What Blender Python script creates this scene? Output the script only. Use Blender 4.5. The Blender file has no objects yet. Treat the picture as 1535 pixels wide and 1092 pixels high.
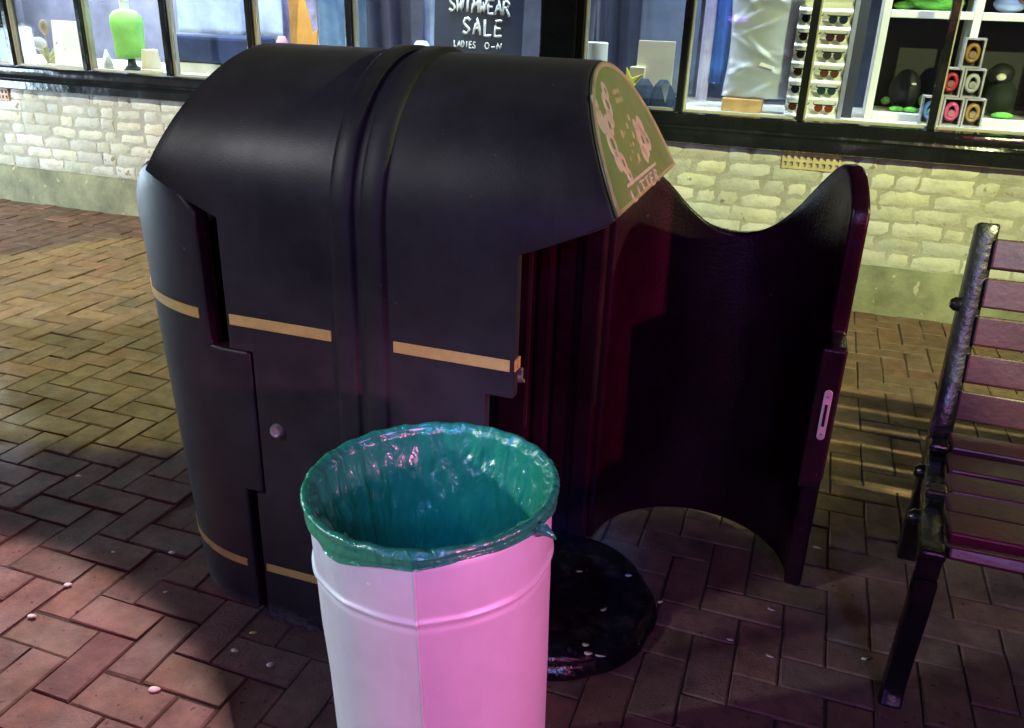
import bpy, bmesh, math, random
from mathutils import noise as NZ
from mathutils import Vector, Matrix, Euler
random.seed(11)
R_ = math.radians
scene = bpy.context.scene
COL = scene.collection

# ------------------------------------------------------------------ camera
cam_d = bpy.data.cameras.new('camera')
cam = bpy.data.objects.new('camera', cam_d); COL.objects.link(cam)
FPX, W_PX, H_PX = 1279.0, 1535.0, 1092.0
cam_d.sensor_fit = 'HORIZONTAL'; cam_d.sensor_width = 36.0
cam_d.lens = 36.0 * FPX / W_PX
cam_d.clip_start = 0.05; cam_d.clip_end = 500
cx, cy = 767.5, 546.0
d1 = Vector((-3300 - cx, -135 - cy, FPX)); dn = Vector((667 - cx, 3546 - cy, FPX))   # vanishing points of the shop front
Zc = -dn.normalized(); Xc = -d1.normalized(); Xc = (Xc - Zc * Xc.dot(Zc)).normalized(); Yc = Zc.cross(Xc)
m = Matrix(((Xc[0], -Xc[1], -Xc[2], 0), (Yc[0], -Yc[1], -Yc[2], 0), (Zc[0], -Zc[1], -Zc[2], 1.4), (0, 0, 0, 1)))
cam.matrix_world = m
scene.camera = cam

# ------------------------------------------------------------------ night sky
w = bpy.data.worlds.new('World'); scene.world = w; w.use_nodes = True
nt = w.node_tree; bg = nt.nodes['Background']
sky = nt.nodes.new('ShaderNodeTexSky'); sky.sky_type = 'NISHITA'; sky.sun_disc = False
sky.sun_elevation = R_(-4); sky.sun_rotation = R_(200)
nt.links.new(sky.outputs[0], bg.inputs[0]); bg.inputs[1].default_value = 0.10
scene.view_settings.view_transform = 'Standard'; scene.view_settings.look = 'None'
scene.view_settings.exposure = 0.0; scene.view_settings.gamma = 1.0

# ------------------------------------------------------------------ lamps of the street and the shop, with added fill lights
def aim(o, tgt):
    o.rotation_euler = (Vector(tgt) - o.location).to_track_quat('-Z', 'Y').to_euler()
def lamp(name, kind, loc, col, watts, tgt=None, **kw):
    d = bpy.data.lights.new(name, kind); d.color = col; d.energy = watts
    for k, v in kw.items(): setattr(d, k, v)
    o = bpy.data.objects.new(name, d); COL.objects.link(o); o.location = loc
    if tgt: aim(o, tgt)
    return o
# yellow floodlight across the street that washes the shop front
lamp('flood_or_fill', 'SPOT', (2.4, -1.6, 4.2), (0.93, 1.0, 0.42), 2300, (1.2, 4.5, 0.35), spot_size=R_(33), spot_blend=0.2, shadow_soft_size=0.04)
lamp('flood_or_fill', 'SPOT', (-5.6, -1.2, 4.2), (1.0, 0.97, 0.74), 1900, (-3.9, 4.5, 0.65), spot_size=R_(37), spot_blend=0.3, shadow_soft_size=0.05)  # second wash added for the left wall, aimed clear of the bin
lamp('flood_or_fill', 'SPOT', (5.0, 2.6, 3.0), (0.90, 1.0, 0.40), 850, (0.0, 2.9, 1.5), spot_size=R_(33), spot_blend=0.2, shadow_soft_size=0.05)  # added from the right to brighten the sign plate and nearby paving
# unseen yellow spot added high on the left to light the paving there
lamp('flood_or_fill', 'SPOT', (-5.6, 4.1, 5.2), (0.88, 1.0, 0.24), 950, (-2.9, 3.15, 0.0), spot_size=R_(25), spot_blend=0.15, shadow_soft_size=0.05)
# street lamp on a bracket high on the shop front: lights the paving before the bin, whose shadow falls towards the camera
lamp('street_lamp', 'SPOT', (-4.0, 4.0, 5.0), (1.0, 0.70, 0.72), 2000, (-1.6, 0.15, 0.0), spot_size=R_(19.5), spot_blend=0.10, shadow_soft_size=0.04)
# lamps under the shop ceiling
lamp('shop_lamp', 'POINT', (-6.25, 6.1, 2.5), (0.95, 0.93, 1.0), 800, shadow_soft_size=0.05)
lamp('shop_lamp', 'AREA', (-3.2, 4.64, 2.6), (0.70, 0.85, 1.0), 80, (-3.2, 4.95, 0.9), shape='RECTANGLE', size=3.0, size_y=0.12, spread=R_(110))
lamp('shop_lamp', 'AREA', (0.1, 4.64, 2.6), (0.72, 0.86, 1.0), 80, (0.1, 4.95, 0.9), shape='RECTANGLE', size=3.0, size_y=0.12, spread=R_(110))
# cold white spotlight; broad cool light added far left for the bin's sheen
lamp('white_spot', 'SPOT', (-4.6, -1.3, 1.9), (0.80, 0.95, 1.0), 560, (-0.62, 0.80, 0.62), spot_size=R_(13), spot_blend=0.5, shadow_soft_size=0.10)
lamp('sheen_light', 'AREA', (-7.5, 2.8, 0.55), (0.62, 0.84, 1.0), 175, (-1.2, 1.6, 0.7), shape='RECTANGLE', size=1.8, size_y=0.9)
lamp('white_spot', 'SPOT', (-3.4, -1.6, 3.3), (0.94, 0.96, 1.0), 330, (-0.9, 1.55, 0.95), spot_size=R_(19), spot_blend=0.6, shadow_soft_size=0.25)  # unseen soft fill added to lift the dark bin hood
# pink, red, purple and blue lamps out of view, some added for one effect
lamp('pink_lamp', 'SPOT', (2.2, -0.3, 1.35), (1.0, 0.23, 0.55), 350, (-0.40, 1.10, 0.45), spot_size=R_(17), spot_blend=0.5, shadow_soft_size=0.10)
lamp('pink_lamp', 'AREA', (1.9, -1.3, 2.6), (1.0, 0.14, 0.50), 10, (0.6, 1.9, 0.5), shape='RECTANGLE', size=0.4, size_y=0.4)
lamp('red_lamp', 'SPOT', (3.4, 0.5, 1.3), (1.0, 0.05, 0.24), 340, (-0.5, 2.0, 0.72), spot_size=R_(19), spot_blend=0.4, shadow_soft_size=0.08)
lamp('blue_spot', 'SPOT', (1.2, -2.2, 2.6), (0.12, 0.38, 1.0), 150, (-0.05, 1.5, 0.72), spot_size=R_(31), spot_blend=0.35, shadow_soft_size=0.16)
lamp('blue_spot', 'SPOT', (-0.25, -1.6, 3.6), (0.05, 0.28, 1.0), 560, (-0.485, 1.24, 0.62), spot_size=R_(6.4), spot_blend=0.5, shadow_soft_size=0.10)  # narrow spot added only to light the inside of the bag
lamp('red_lamp', 'AREA', (1.2, -2.2, 2.05), (1.0, 0.05, 0.14), 11, (0.2, 2.0, 0.6), shape='RECTANGLE', size=0.28, size_y=0.35)
lamp('purple_sheen_light', 'AREA', (-1.07, -1.64, 1.10), (0.36, 0.16, 1.0), 7, (-0.5, 1.3, 1.0), shape='RECTANGLE', size=0.2, size_y=0.4)  # added for a purple reflection on the tip of the hood

# ------------------------------------------------------------------ helpers
def tag(o, label=None, cat=None, group=None, kind=None):
    if label: o['label'] = label
    if cat: o['category'] = cat
    if group: o['group'] = group
    if kind: o['kind'] = kind
    return o
def empty(name, loc, label, cat, group=None, rot=(0, 0, 0)):
    o = bpy.data.objects.new(name, None); COL.objects.link(o); o.location = loc; o.rotation_euler = rot
    o.empty_display_size = 0.1
    return tag(o, label, cat, group)
def link(name, bm, mat, parent=None, smooth=None, loc=None, bevel=None, seg=2, rot=None):
    me = bpy.data.meshes.new(name)
    bmesh.ops.recalc_face_normals(bm, faces=bm.faces) if len(bm.faces) else None
    bm.to_mesh(me); bm.free()
    for mm in (mat if isinstance(mat, (list, tuple)) else [mat]): me.materials.append(mm)
    o = bpy.data.objects.new(name, me); COL.objects.link(o)
    if parent: o.parent = parent
    if loc is not None: o.location = loc
    if rot is not None: o.rotation_euler = rot
    if smooth is not None:
        for p in me.polygons: p.use_smooth = True
        if smooth > 0:
            md = o.modifiers.new('n', 'EDGE_SPLIT'); md.split_angle = R_(smooth)
    if bevel:
        md = o.modifiers.new('b', 'BEVEL'); md.width = bevel; md.segments = seg; md.limit_method = 'ANGLE'; md.angle_limit = R_(40)
        if smooth is not None and smooth > 0:      # bevel before the split
            o.modifiers.move(1, 0)
    return o
def bm_box(bm, x0, x1, y0, y1, z0, z1, M=None):
    vs = [bm.verts.new(Vector(p) if M is None else M @ Vector(p)) for p in
          ((x0,y0,z0),(x1,y0,z0),(x1,y1,z0),(x0,y1,z0),(x0,y0,z1),(x1,y0,z1),(x1,y1,z1),(x0,y1,z1))]
    for f in ((0,3,2,1),(4,5,6,7),(0,1,5,4),(1,2,6,5),(2,3,7,6),(3,0,4,7)): bm.faces.new([vs[i] for i in f])
def box(name, mat, x0, x1, y0, y1, z0, z1, parent=None, bevel=0.003, M=None):
    bm = bmesh.new(); bm_box(bm, x0, x1, y0, y1, z0, z1, M)
    return link(name, bm, mat, parent, bevel=bevel)
def bm_lathe(bm, prof, n=32, cap0=True, cap1=True, M=None):
    rings = []
    for r, z in prof:
        rings.append([bm.verts.new((M or Matrix()) @ Vector((r*math.cos(2*math.pi*k/n), r*math.sin(2*math.pi*k/n), z))) for k in range(n)])
    for a, b in zip(rings, rings[1:]):
        for k in range(n): bm.faces.new((a[k], a[(k+1)%n], b[(k+1)%n], b[k]))
    if cap0: bm.faces.new(list(reversed(rings[0])))
    if cap1: bm.faces.new(rings[-1])
def bm_tube(bm, pts, r, n=8):
    pts = [Vector(p) for p in pts]; rings = []
    for i, p in enumerate(pts):
        t = (pts[min(i+1, len(pts)-1)] - pts[max(i-1, 0)]).normalized()
        a = t.cross(Vector((0, 0, 1)) if abs(t.z) < 0.9 else Vector((1, 0, 0))).normalized(); b = t.cross(a)
        rr = r[i] if isinstance(r, (list, tuple)) else r
        rings.append([bm.verts.new(p + rr*(a*math.cos(2*math.pi*k/n) + b*math.sin(2*math.pi*k/n))) for k in range(n)])
    for a, b in zip(rings, rings[1:]):
        for k in range(n): bm.faces.new((a[k], a[(k+1)%n], b[(k+1)%n], b[k]))
    bm.faces.new(list(reversed(rings[0]))); bm.faces.new(rings[-1])
def bm_prism(bm, pts, depth, M=None):
    """outline in local xz, thickness along y"""
    M = M or Matrix()
    a = [bm.verts.new(M @ Vector((x, 0, z))) for x, z in pts]; b = [bm.verts.new(M @ Vector((x, depth, z))) for x, z in pts]
    bm.faces.new(a); bm.faces.new(list(reversed(b)))
    n = len(pts)
    for i in range(n): bm.faces.new((a[i], b[i], b[(i+1)%n], a[(i+1)%n]))

def mat(name, col, rough=0.6, metal=0.0, var=0.25, scale=9.0, bump=0.0, bscale=60.0, rvar=0.0, tint=False, speck=None, col2=None, spec=0.5, trans=0.0, ior=None, coat=0.0):
    M = bpy.data.materials.new(name); M.use_nodes = True
    t = M.node_tree; N = t.nodes; L = t.links; p = N['Principled BSDF']
    co = N.new('ShaderNodeTexCoord')
    nz = N.new('ShaderNodeTexNoise'); nz.inputs['Scale'].default_value = scale; nz.inputs['Detail'].default_value = 6; nz.inputs['Roughness'].default_value = 0.65
    L.new(co.outputs['Object'], nz.inputs['Vector'])
    cr = N.new('ShaderNodeValToRGB'); L.new(nz.outputs['Fac'], cr.inputs['Fac'])
    c2 = col2 or tuple(c*(1+var) for c in col); c1 = col if col2 else tuple(c*(1-var) for c in col)
    cr.color_ramp.elements[0].position = 0.3; cr.color_ramp.elements[1].position = 0.7
    cr.color_ramp.elements[0].color = (*c1, 1); cr.color_ramp.elements[1].color = (*c2, 1)
    out = cr.outputs['Color']
    if tint:
        at = N.new('ShaderNodeAttribute'); at.attribute_name = 'tint'
        mx = N.new('ShaderNodeMix'); mx.data_type = 'RGBA'; mx.blend_type = 'MULTIPLY'; mx.inputs['Factor'].default_value = 1
        L.new(out, mx.inputs['A']); L.new(at.outputs['Color'], mx.inputs['B']); out = mx.outputs['Result']
    if speck:
        sc, th, sco = speck
        s = N.new('ShaderNodeTexNoise'); s.inputs['Scale'].default_value = sc; s.inputs['Detail'].default_value = 3
        L.new(co.outputs['Object'], s.inputs['Vector'])
        sr = N.new('ShaderNodeMapRange'); sr.inputs[1].default_value = th; sr.inputs[2].default_value = th + 0.05
        L.new(s.outputs['Fac'], sr.inputs[0])
        mx = N.new('ShaderNodeMix'); mx.data_type = 'RGBA'
        L.new(sr.outputs[0], mx.inputs['Factor']); L.new(out, mx.inputs['A']); mx.inputs['B'].default_value = (*sco, 1); out = mx.outputs['Result']
    L.new(out, p.inputs['Base Color'])
    p.inputs['Roughness'].default_value = rough; p.inputs['Metallic'].default_value = metal
    p.inputs['Specular IOR Level'].default_value = spec
    p.inputs['Transmission Weight'].default_value = trans; p.inputs['Coat Weight'].default_value = coat
    if rvar:
        n2 = N.new('ShaderNodeTexNoise'); n2.inputs['Scale'].default_value = scale*0.6; n2.inputs['Detail'].default_value = 5
        L.new(co.outputs['Object'], n2.inputs['Vector'])
        mr = N.new('ShaderNodeMapRange'); mr.inputs[1].default_value = 0.35; mr.inputs[2].default_value = 0.65
        mr.inputs[3].default_value = max(0.03, rough - rvar); mr.inputs[4].default_value = min(1, rough + rvar)
        L.new(n2.outputs['Fac'], mr.inputs[0]); L.new(mr.outputs[0], p.inputs['Roughness'])
    if bump:
        n3 = N.new('ShaderNodeTexNoise'); n3.inputs['Scale'].default_value = bscale; n3.inputs['Detail'].default_value = 5
        L.new(co.outputs['Object'], n3.inputs['Vector'])
        b = N.new('ShaderNodeBump'); b.inputs['Strength'].default_value = bump; b.inputs['Distance'].default_value = 0.01
        L.new(n3.outputs['Fac'], b.inputs['Height']); L.new(b.outputs[0], p.inputs['Normal'])
    return M

MT = {}
MT['paver'] = mat('paver', (0.195, 0.122, 0.092), 0.66, var=0.35, scale=14, bump=0.3, bscale=150, rvar=0.15, spec=0.3, tint=True, speck=(60, 0.66, (0.06, 0.04, 0.035)))
MT['joint'] = mat('joint_sand', (0.055, 0.043, 0.032), 0.85, bump=0.5, bscale=200)
MT['brick'] = mat('painted_brick', (0.52, 0.53, 0.50), 0.75, scale=7, bump=0.45, bscale=60, tint=True, col2=(0.76, 0.76, 0.74), speck=(16, 0.64, (0.30, 0.27, 0.20)))
MT['mortar'] = mat('mortar', (0.42, 0.415, 0.37), 0.9, bump=0.6, bscale=80)
MT['render'] = mat('cement_render', (0.24, 0.25, 0.17), 0.85, scale=5, var=0.4, bump=0.5, bscale=40, speck=(22, 0.66, (0.45, 0.43, 0.33)))
MT['blackwood'] = mat('black_gloss_paint', (0.012, 0.014, 0.018), 0.16, bump=0.15, bscale=25, rvar=0.08)
MT['bead'] = mat('cream_paint', (0.42, 0.42, 0.33), 0.5, var=0.15, scale=12)
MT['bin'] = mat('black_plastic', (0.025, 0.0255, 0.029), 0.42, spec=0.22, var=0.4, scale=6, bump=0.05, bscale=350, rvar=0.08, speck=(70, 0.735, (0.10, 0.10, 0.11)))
MT['binin'] = mat('pink_lit_plastic_inside', (0.020, 0.005, 0.014), 0.33, spec=0.3, var=0.5, scale=5, bump=0.15, bscale=120, rvar=0.1, speck=(38, 0.74, (0.05, 0.045, 0.045)))  # black plastic with the pink lamplight put into its colour
MT['binwet'] = mat('wet_black_plastic', (0.008, 0.007, 0.012), 0.16, bump=0.5, bscale=28, rvar=0.12, speck=(30, 0.68, (0.05, 0.03, 0.05)))
MT['bin'].node_tree.nodes['Principled BSDF'].inputs['Sheen Weight'].default_value = 0.05
MT['gold'] = mat('gold_tape', (0.56, 0.43, 0.13), 0.45, var=0.15, scale=20, speck=(50, 0.68, (0.25, 0.15, 0.05)))
MT['plate'] = mat('olive_sign_paint', (0.13, 0.19, 0.065), 0.45, var=0.15, scale=10, rvar=0.1)
MT['platerim'] = mat('worn_gold_edge', (0.34, 0.27, 0.20), 0.4, var=0.3, scale=20)
MT['lilac'] = mat('pale_sign_print', (0.46, 0.37, 0.42), 0.5, var=0.2, scale=30)
MT['faded'] = mat('faded_sign_print', (0.36, 0.36, 0.22), 0.5, var=0.25, scale=30)
MT['steel'] = mat('steel', (0.62, 0.60, 0.66), 0.3, metal=0.8, var=0.15, scale=30)
MT['galv'] = mat('galvanised_sheet', (0.70, 0.70, 0.73), 0.45, metal=0.2, var=0.10, scale=5, bump=0.06, bscale=30, rvar=0.05, speck=(45, 0.73, (0.9, 0.9, 0.92)))
MT['bench'] = mat('dark_stained_timber', (0.055, 0.013, 0.032), 0.34, var=0.35, scale=10, bump=0.07, bscale=60)
MT['iron'] = mat('wet_black_iron', (0.007, 0.007, 0.010), 0.24, bump=0.18, bscale=55, rvar=0.1)
def wear(M, scale3, th, col, amount, zfade=None):
    """marks with their own shape: stretched noise, optionally only near the foot"""
    t = M.node_tree; N = t.nodes; L = t.links; p = N['Principled BSDF']
    src = p.inputs['Base Color'].links[0].from_socket
    co = N.new('ShaderNodeTexCoord'); mp = N.new('ShaderNodeMapping'); mp.inputs['Scale'].default_value = scale3
    L.new(co.outputs['Object'], mp.inputs[0])
    n = N.new('ShaderNodeTexNoise'); n.inputs['Scale'].default_value = 1.0; n.inputs['Detail'].default_value = 7; n.inputs['Roughness'].default_value = 0.7
    L.new(mp.outputs[0], n.inputs['Vector'])
    r = N.new('ShaderNodeMapRange'); r.inputs[1].default_value = th; r.inputs[2].default_value = th + 0.12; r.inputs[4].default_value = amount
    L.new(n.outputs['Fac'], r.inputs[0]); f = r.outputs[0]
    if zfade:
        sx = N.new('ShaderNodeSeparateXYZ'); L.new(co.outputs['Object'], sx.inputs[0])
        zr = N.new('ShaderNodeMapRange'); zr.inputs[1].default_value = zfade; zr.inputs[2].default_value = zfade*0.3; L.new(sx.outputs['Z'], zr.inputs[0])
        mu = N.new('ShaderNodeMath'); mu.operation = 'MULTIPLY'; L.new(f, mu.inputs[0]); L.new(zr.outputs[0], mu.inputs[1]); f = mu.outputs[0]
    mx = N.new('ShaderNodeMix'); mx.data_type = 'RGBA'; L.new(f, mx.inputs['Factor']); L.new(src, mx.inputs['A']); mx.inputs['B'].default_value = (*col, 1)
    L.new(mx.outputs['Result'], p.inputs['Base Color'])
wear(MT['bin'], (9, 9, 1.6), 0.55, (0.040, 0.040, 0.045), 0.5)                 # dried rain runs
wear(MT['bin'], (30, 30, 30), 0.42, (0.16, 0.16, 0.14), 0.8, zfade=0.055)       # scuffed foot
wear(MT['bin'], (5, 5, 5), 0.60, (0.030, 0.032, 0.034), 0.6)                    # dust blooms
wear(MT['galv'], (26, 26, 1.8), 0.60, (0.86, 0.86, 0.88), 0.55)                 # water runs
wear(MT['galv'], (5, 5, 3), 0.56, (0.50, 0.50, 0.52), 0.5)                      # dull patches
wear(MT['binwet'], (14, 14, 14), 0.52, (0.045, 0.032, 0.030), 0.7)              # dirt on the floor plate
wear(MT['paver'], (2.2, 2.2, 2.2), 0.53, (0.075, 0.052, 0.040), 0.75)           # old stains
wear(MT['paver'], (7, 7, 7), 0.62, (0.045, 0.036, 0.030), 0.8)
wear(MT['joint'], (6, 6, 6), 0.52, (0.045, 0.055, 0.020), 0.8)                  # moss in the joints
wear(MT['brick'], (3.0, 3.0, 7.0), 0.57, (0.36, 0.35, 0.29), 0.7)               # flaked paint
def plastic_bag():
    M = bpy.data.materials.new('green_bag_film'); M.use_nodes = True
    t = M.node_tree; N = t.nodes; L = t.links; N.remove(N['Principled BSDF']); o = N['Material Output']
    co = N.new('ShaderNodeTexCoord')
    df = N.new('ShaderNodeBsdfDiffuse'); df.inputs[0].default_value = (0.035, 0.40, 0.22, 1)
    tr = N.new('ShaderNodeBsdfTranslucent'); tr.inputs[0].default_value = (0.04, 0.60, 0.30, 1)
    gl = N.new('ShaderNodeBsdfGlossy'); gl.inputs['Roughness'].default_value = 0.22; gl.inputs[0].default_value = (0.9, 0.95, 0.95, 1)
    n = N.new('ShaderNodeTexNoise'); n.inputs['Scale'].default_value = 38; n.inputs['Detail'].default_value = 4; n.inputs['Distortion'].default_value = 1.2
    mp = N.new('ShaderNodeMapping'); mp.inputs['Scale'].default_value = (1.0, 1.0, 0.35)
    L.new(co.outputs['Object'], mp.inputs[0]); L.new(mp.outputs[0], n.inputs['Vector'])
    b = N.new('ShaderNodeBump'); b.inputs['Strength'].default_value = 0.7; b.inputs['Distance'].default_value = 0.012
    L.new(n.outputs['Fac'], b.inputs['Height'])
    for s in (df, tr, gl): L.new(b.outputs[0], s.inputs['Normal'])
    m1 = N.new('ShaderNodeMixShader'); m1.inputs[0].default_value = 0.45; L.new(df.outputs[0], m1.inputs[1]); L.new(tr.outputs[0], m1.inputs[2])
    lw = N.new('ShaderNodeLayerWeight'); lw.inputs[0].default_value = 0.35; L.new(b.outputs[0], lw.inputs['Normal'])
    mr = N.new('ShaderNodeMapRange'); mr.inputs[3].default_value = 0.09; mr.inputs[4].default_value = 0.6; L.new(lw.outputs['Fresnel'], mr.inputs[0])
    m2 = N.new('ShaderNodeMixShader'); L.new(mr.outputs[0], m2.inputs[0]); L.new(m1.outputs[0], m2.inputs[1]); L.new(gl.outputs[0], m2.inputs[2])
    L.new(m2.outputs[0], o.inputs['Surface'])
    return M
MT['bag'] = plastic_bag()
def glass():
    M = bpy.data.materials.new('window_glass'); M.use_nodes = True
    t = M.node_tree; N = t.nodes; L = t.links; N.remove(N['Principled BSDF']); o = N['Material Output']
    tr = N.new('ShaderNodeBsdfTransparent'); tr.inputs[0].default_value = (0.95, 0.97, 0.97, 1)
    gl = N.new('ShaderNodeBsdfGlossy'); gl.inputs['Roughness'].default_value = 0.04
    fr = N.new('ShaderNodeFresnel'); fr.inputs[0].default_value = 1.35
    m = N.new('ShaderNodeMixShader'); L.new(fr.outputs[0], m.inputs[0]); L.new(tr.outputs[0], m.inputs[1]); L.new(gl.outputs[0], m.inputs[2])
    L.new(m.outputs[0], o.inputs['Surface'])
    return M
MT['glass'] = glass()
def plain(n, c, r=0.6, **k):
    if n not in MT: MT[n] = mat(n, c, r, **k)
    return MT[n]

def set_tint(me, cols):
    a = me.color_attributes.new('tint', 'FLOAT_COLOR', 'CORNER')
    i = 0
    for p in me.polygons:
        for li in p.loop_indices: a.data[li].color = (*cols[p.index], 1)

# ------------------------------------------------------------------ ground: joint bed out to the horizon, herringbone pavers on it
bm = bmesh.new(); s = 80
bm.faces.new([bm.verts.new(p) for p in ((-s, -s, -0.0055), (s, -s, -0.0055), (s, s, -0.0055), (-s, s, -0.0055))])
tag(link('ground', bm, MT['joint']), kind='structure')
bm = bmesh.new(); tints = []
P = 0.1015; X0, Y0 = -1.718, 1.41; g = 0.0022
def paver(x0, y0, x1, y1):
    x0 += g; y0 += g; x1 -= g; y1 -= g
    z = random.gauss(0, 0.0016); tx = random.gauss(0, 0.006); ty = random.gauss(0, 0.006)
    mx, my = (x0+x1)/2, (y0+y1)/2
    def h(x, y, dz): return z + dz + tx*(x-mx) + ty*(y-my)
    j = lambda: random.gauss(0, 0.0012)
    c = random.uniform(0.002, 0.0045)
    lo = [bm.verts.new((x+j(), y+j(), h(x, y, -0.016))) for x, y in ((x0,y0),(x1,y0),(x1,y1),(x0,y1))]
    mi = [bm.verts.new((v.co.x, v.co.y, h(v.co.x, v.co.y, -0.0035))) for v in lo]
    hi = [bm.verts.new((x+j(), y+j(), h(x, y, 0))) for x, y in ((x0+c,y0+c),(x1-c,y0+c),(x1-c,y1-c),(x0+c,y1-c))]
    b = random.uniform(0.80, 1.14); t = (b*random.uniform(0.95, 1.1), b*random.uniform(0.93, 1.03), b*random.uniform(0.88, 1.1))
    for A, B in ((lo, mi), (mi, hi)):
        for k in range(4): bm.faces.new((A[k], A[(k+1)%4], B[(k+1)%4], B[k])); tints.append(t)
    bm.faces.new(hi); tints.append(t)
for i in range(-62, 52):
    for jj in range(-22, 32):
        x = X0 + i*P; y = Y0 + jj*P
        if y > 4.5: continue
        k = (i - jj) % 4
        if k == 0: paver(x, y, x + 2*P, y + P)
        elif k == 2: paver(x, y - P, x + P, y + P)
me_o = link('pavement', bm, MT['paver']); set_tint(me_o.data, tints); tag(me_o, kind='structure')

# ------------------------------------------------------------------ the shop
WY = 4.498
shop = empty('shop_building', (-2.0, WY, 0), 'old shop front with cream painted brick under black framed lit display windows', 'shop')
def S(o):                                          # parts are modelled in world metres, then hung on the shop
    o.parent = shop; o.matrix_parent_inverse = Matrix.Translation((2.0, -WY, 0)); return o
XL, XR = -7.6, 4.6
# rendered plinth
bm = bmesh.new(); nx = 120
rows = [(WY-0.035, -0.01), (WY-0.03, 0.10), (WY-0.026, 0.215), (WY-0.012, 0.236), (WY+0.06, 0.240)]
gr = []
for yy, zz in rows:
    gr.append([bm.verts.new((XL + (XR-XL)*k/nx, yy + random.gauss(0, 0.003), zz + random.gauss(0, 0.003))) for k in range(nx+1)])
for a, b in zip(gr, gr[1:]):
    for k in range(nx): bm.faces.new((a[k], a[k+1], b[k+1], b[k]))
S(link('plinth', bm, MT['render'], smooth=0))
S(box('mortar_bed', MT['mortar'], XL, XR, WY+0.001, WY+0.25, 0.235, 0.80, bevel=0))
# vents stand at known places in the top course; bricks leave room for them
VENTS = [(-0.150, 0.122, 'terracotta air brick with small square holes near the open bin door', (0.62, 0.52, 0.30)),
         (-5.42, -5.14, 'long pinkish air brick at the far left of the painted wall', (0.50, 0.40, 0.33))]
bm = bmesh.new(); tints = []
NC = 7; ch = 0.524/NC
for c in range(NC):
    x = XL - random.uniform(0, 0.2); z0 = 0.240 + c*ch
    while x < XR:
        L = random.choice((0.225, 0.215, 0.235, 0.225, 0.11)) if random.random() < 0.92 else 0.16
        x0, x1 = x, x + L; x = x1
        if c == NC-1 and any(x1 > v[0]-0.004 and x0 < v[1]+0.004 for v in VENTS):
            for v in VENTS:
                if x1 > v[0]-0.004 and x0 < v[1]+0.004:
                    if x0 < v[0]-0.04: x1 = v[0]-0.002
                    elif x1 > v[1]+0.04: x0 = v[1]+0.002
                    else: x0 = x1
        if x1 - x0 < 0.03: continue
        b = random.uniform(0.74, 1.08); t = (b*random.uniform(0.97, 1.03), b, b*random.uniform(0.86, 1.02))
        gj = 0.004 + random.random()*0.003; out = random.uniform(-0.002, 0.005)
        n1, n2 = 5, 3; V = []
        for q in range(n2+1):
            row = []
            for p_ in range(n1+1):
                u, v_ = p_/n1, q/n2
                e = min(u, 1-u, v_*0.6, (1-v_)*0.6)
                yy = WY - out - min(0.004, 0.10*e) - random.uniform(0, 0.0022) + (0.005 if e == 0 else 0)
                row.append(bm.verts.new((x0 + gj + (x1-x0-2*gj)*u + random.gauss(0, 0.0032), yy, z0 + gj*0.8 + (ch-1.6*gj)*v_ + random.gauss(0, 0.0034))))
            V.append(row)
        for q in range(n2):
            for p_ in range(n1): bm.faces.new((V[q][p_], V[q][p_+1], V[q+1][p_+1], V[q+1][p_])); tints.append(t)
bw = link('brick_wall', bm, MT['brick'], smooth=60); set_tint(bw.data, tints); S(bw)
for x0, x1, lab, colr in VENTS:                      # air bricks: frame with two rows of real holes
    mv = plain('terracotta_' + str(len(MT)), colr, 0.8, bump=0.3)
    bm = bmesh.new(); n = 9; z0, z1 = 0.240+6*ch-0.012, 0.7605; yv = WY-0.014
    w_ = (x1-x0)/n; hz = (z1-z0)
    zs = [z0, z0+hz*0.16, z0+hz*0.40, z0+hz*0.56, z0+hz*0.80, z1]
    for a in (0, 2, 4): bm_box(bm, x0, x1, yv, yv+0.03, zs[a], zs[a+1])
    for a in (1, 3):
        for k in range(n+1):
            xa = x0 + w_*k - w_*0.24; xb = x0 + w_*k + w_*0.24
            bm_box(bm, max(x0, xa), min(x1, xb), yv+0.0004, yv+0.03, zs[a], zs[a+1])
    o = S(link('air_brick', bm, mv)); 
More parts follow.
